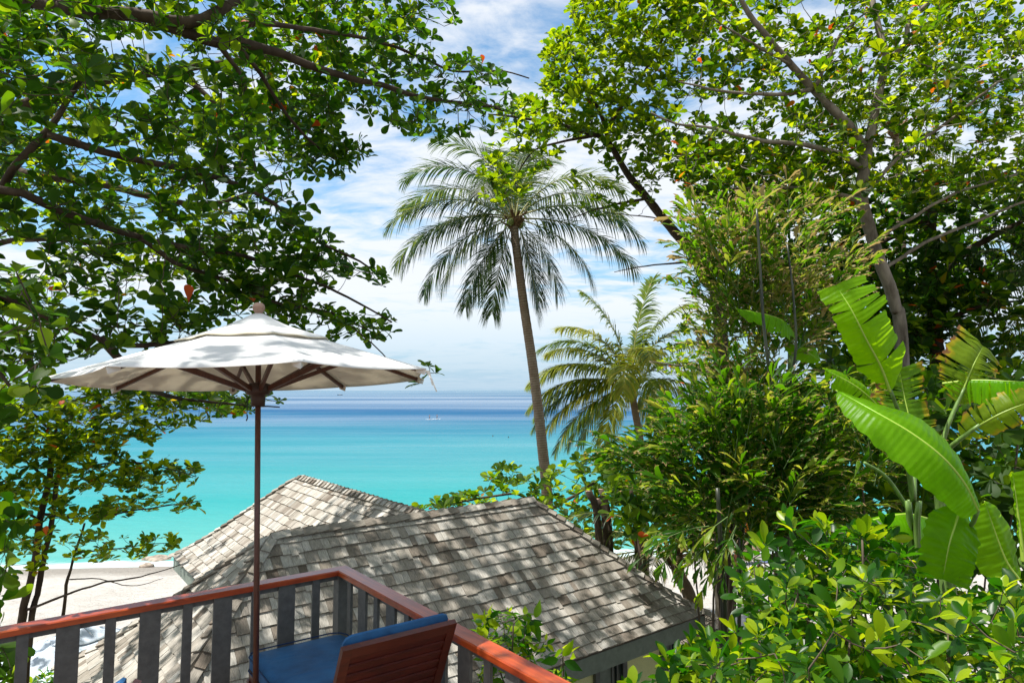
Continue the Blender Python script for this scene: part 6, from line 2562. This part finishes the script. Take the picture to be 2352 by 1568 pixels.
# small bright leaf amid the canes
nb4 = gbase(1800, 1300, 9)
ban4 = thing("banana_plant", nb4, "small banana plant whose arched bright leaf shows between the tall canes", "banana plant", "banana plants")
b = MB()
b.tube(catmull([nb4, P(1815, 900, 9), P(1822, 770, 9)], .2), .04, 8)
b.build("pseudostem", MATS["banana_stem"], ban4)
banana_leaf(ban4, [(1822, 765, 8.2), (1800, 738, 7.9), (1760, 722, 7.8), (1690, 708, 7.8)], .26, (-.1, -.5, 1), rngN, .3, .6, droopside=.5)
banana_leaf(ban4, [(1820, 790, 8.4), (1840, 800, 8.1), (1865, 815, 8.0), (1885, 830, 8.0)], .34, (0, -1, .3), rngN, 0, .3)


# ---------------------------------------------------------------- shrubs
def shrub(name, label, base, regs, size, mat, seed, tpl, n=8, stems=6, tint=(.5, .25), up=.65, group=None, elev=(5, 60), sag=.02, spread=1.0, sm=.02, single=300):
    t_ = Tree(name, base, label, "shrub", MATS["twig"], group)
    rng = np.random.RandomState(seed)
    pts = []
    for r_ in regs:
        pts += region(*r_, rng=rng)
    pts = np.array(pts)
    ctr = pts.mean(0)
    for k in range(stems):
        tgt = pts[rng.randint(len(pts))]
        b0 = np.asarray(base) + np.array([rng.normal(0, .25) + (tgt[0] - base[0]) * .5, rng.normal(0, .15) + (tgt[1] - base[1]) * .5, 0])
        mid_ = b0 * .4 + tgt * .6 + rng.normal(0, .12, 3)
        t_.limb([b0, mid_, tgt], sm, sm * .35, "stem", sides=6)
    lv = Leaves(tpl)
    for tip, d in t_.twigs(list(pts), sag, .8, .08, seed=seed):
        tuft(lv, tip, d, rng.uniform(*size), n, up, rng, spread=spread, elev=elev, tint=tint)
    lv.build(t_.root, mat, single)
    return t_


s0 = np.array([2.2, 4.3, float(ground_z(2.2, 4.3))])
shrub("glossy_shrub", "big glossy shrub filling the lower right corner, its young leaves yellow-green", s0,
      [([(1500, 1600), (1560, 1530), (1700, 1500), (1900, 1450), (2100, 1420), (2500, 1400), (2500, 1700), (1500, 1700)], 130, 2.7, 3.4),
       ([(1660, 1520), (1740, 1420), (1800, 1340), (1950, 1300), (2080, 1330), (2200, 1360), (2352, 1330), (2500, 1320), (2500, 1600), (1660, 1600)], 270, 3.3, 4.4)],
      (.095, .135), MATS["shrub_leaf"], 51, ELLI, 9, 14, (.52, .30), .6, "glossy shrubs at lower right")
s1 = np.array([1.5, 5.6, float(ground_z(1.5, 5.6))])
shrub("glossy_shrub", "darker glossy shrub left of the banana stem and above the corner shrub", s1,
      [([(1690, 1380), (1720, 1270), (1800, 1200), (1950, 1200), (2080, 1230), (2120, 1330), (1950, 1400), (1720, 1450)], 190, 4.6, 5.8),
       ([(1700, 1400), (1900, 1350), (2500, 1330), (2500, 1650), (1680, 1650)], 230, 5.0, 6.6)],
      (.12, .16), MATS["shrub_leaf"], 52, ELLI, 8, 10, (.38, .2), .6, "glossy shrubs at lower right")
s2 = np.array([1.35, 4.9, float(ground_z(1.35, 4.9))])
shrub("glossy_shrub", "bright yellow-green shrub tips in front of the villa's cream wall and windows", s2,
      [([(1400, 1600), (1450, 1570), (1530, 1520), (1560, 1480), (1640, 1460), (1680, 1420), (1720, 1440), (1700, 1600)], 56, 4.2, 5.0)],
      (.12, .165), MATS["shrub_leaf"], 53, ELLI, 8, 6, (.72, .2), .6, "glossy shrubs at lower right")
s3 = np.array([-.05, 5.4, float(ground_z(-.05, 5.4))])
shrub("green_shrub", "small fresh green shrub rising between the right railing and the villa roof", s3,
      [([(1085, 1420), (1110, 1400), (1150, 1392), (1190, 1410), (1235, 1400), (1262, 1450), (1250, 1520), (1200, 1560), (1130, 1540), (1100, 1470)], 62, 5.6, 6.4),
       ([(1100, 1500), (1220, 1520), (1200, 1640), (1090, 1620)], 30, 5.4, 6.2)],
      (.10, .16), MATS["shrub_leaf"], 54, OVATE, 6, 5, (.42, .16), .5, elev=(-15, 45), spread=1.6)
s4 = np.array([.5, 5.2, float(ground_z(.5, 5.2))])
shrub("green_shrub", "little sprig of broad green leaves just above the right handrail beside the eave", s4,
      [([(1265, 1510), (1300, 1490), (1320, 1520), (1300, 1580), (1260, 1570)], 9, 5.0, 5.4)],
      (.15, .2), MATS["shrub_leaf"], 55, OVATE, 5, 2, (.45, .12), .4, elev=(-15, 40))
q = gpt(118, 1600)
s5 = P(118, 1600, 13.5)
s5[2] = float(ground_z(s5[0], s5[1]))
shrub("lime_shrub", "bright lime-green bush under the grey-white market umbrella at bottom left", s5,
      [([(70, 1560), (90, 1542), (160, 1540), (170, 1600), (150, 1680), (60, 1680)], 70, 13, 14.4)],
      (.14, .2), MATS["shrub_leaf"], 56, ELLI, 7, 4, (.85, .1), .5)
# undergrowth at the back right: almond, its deep shade put into dark leaf tints, and palm litter
s6 = gbase(2150, 1200, 10)
shrub("undergrowth_shrub", "dark undergrowth between the canes and the banana leaves", s6,
      [([(1820, 880), (2100, 860), (2500, 860), (2500, 1320), (2100, 1320), (1800, 1240)], 620, 8.6, 12),
       ([(1760, 860), (2500, 840), (2500, 1400), (1760, 1400)], 420, 12, 16)],
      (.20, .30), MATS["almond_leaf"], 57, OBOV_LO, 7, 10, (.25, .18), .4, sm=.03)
s7 = gbase(1560, 1250, 13)
shrub("undergrowth_shrub", "dark low bushes beyond the villa's right hip, under the second palm", s7,
      [([(1400, 1080), (1560, 1120), (1700, 1100), (1760, 1200), (1700, 1280), (1560, 1260), (1460, 1230), (1400, 1180)], 190, 12, 15),
       ([(1620, 900), (1850, 900), (1850, 1260), (1660, 1240)], 200, 11, 14)],
      (.20, .30), MATS["almond_leaf"], 58, OBOV_LO, 7, 8, (.35, .2), .4, sm=.03)
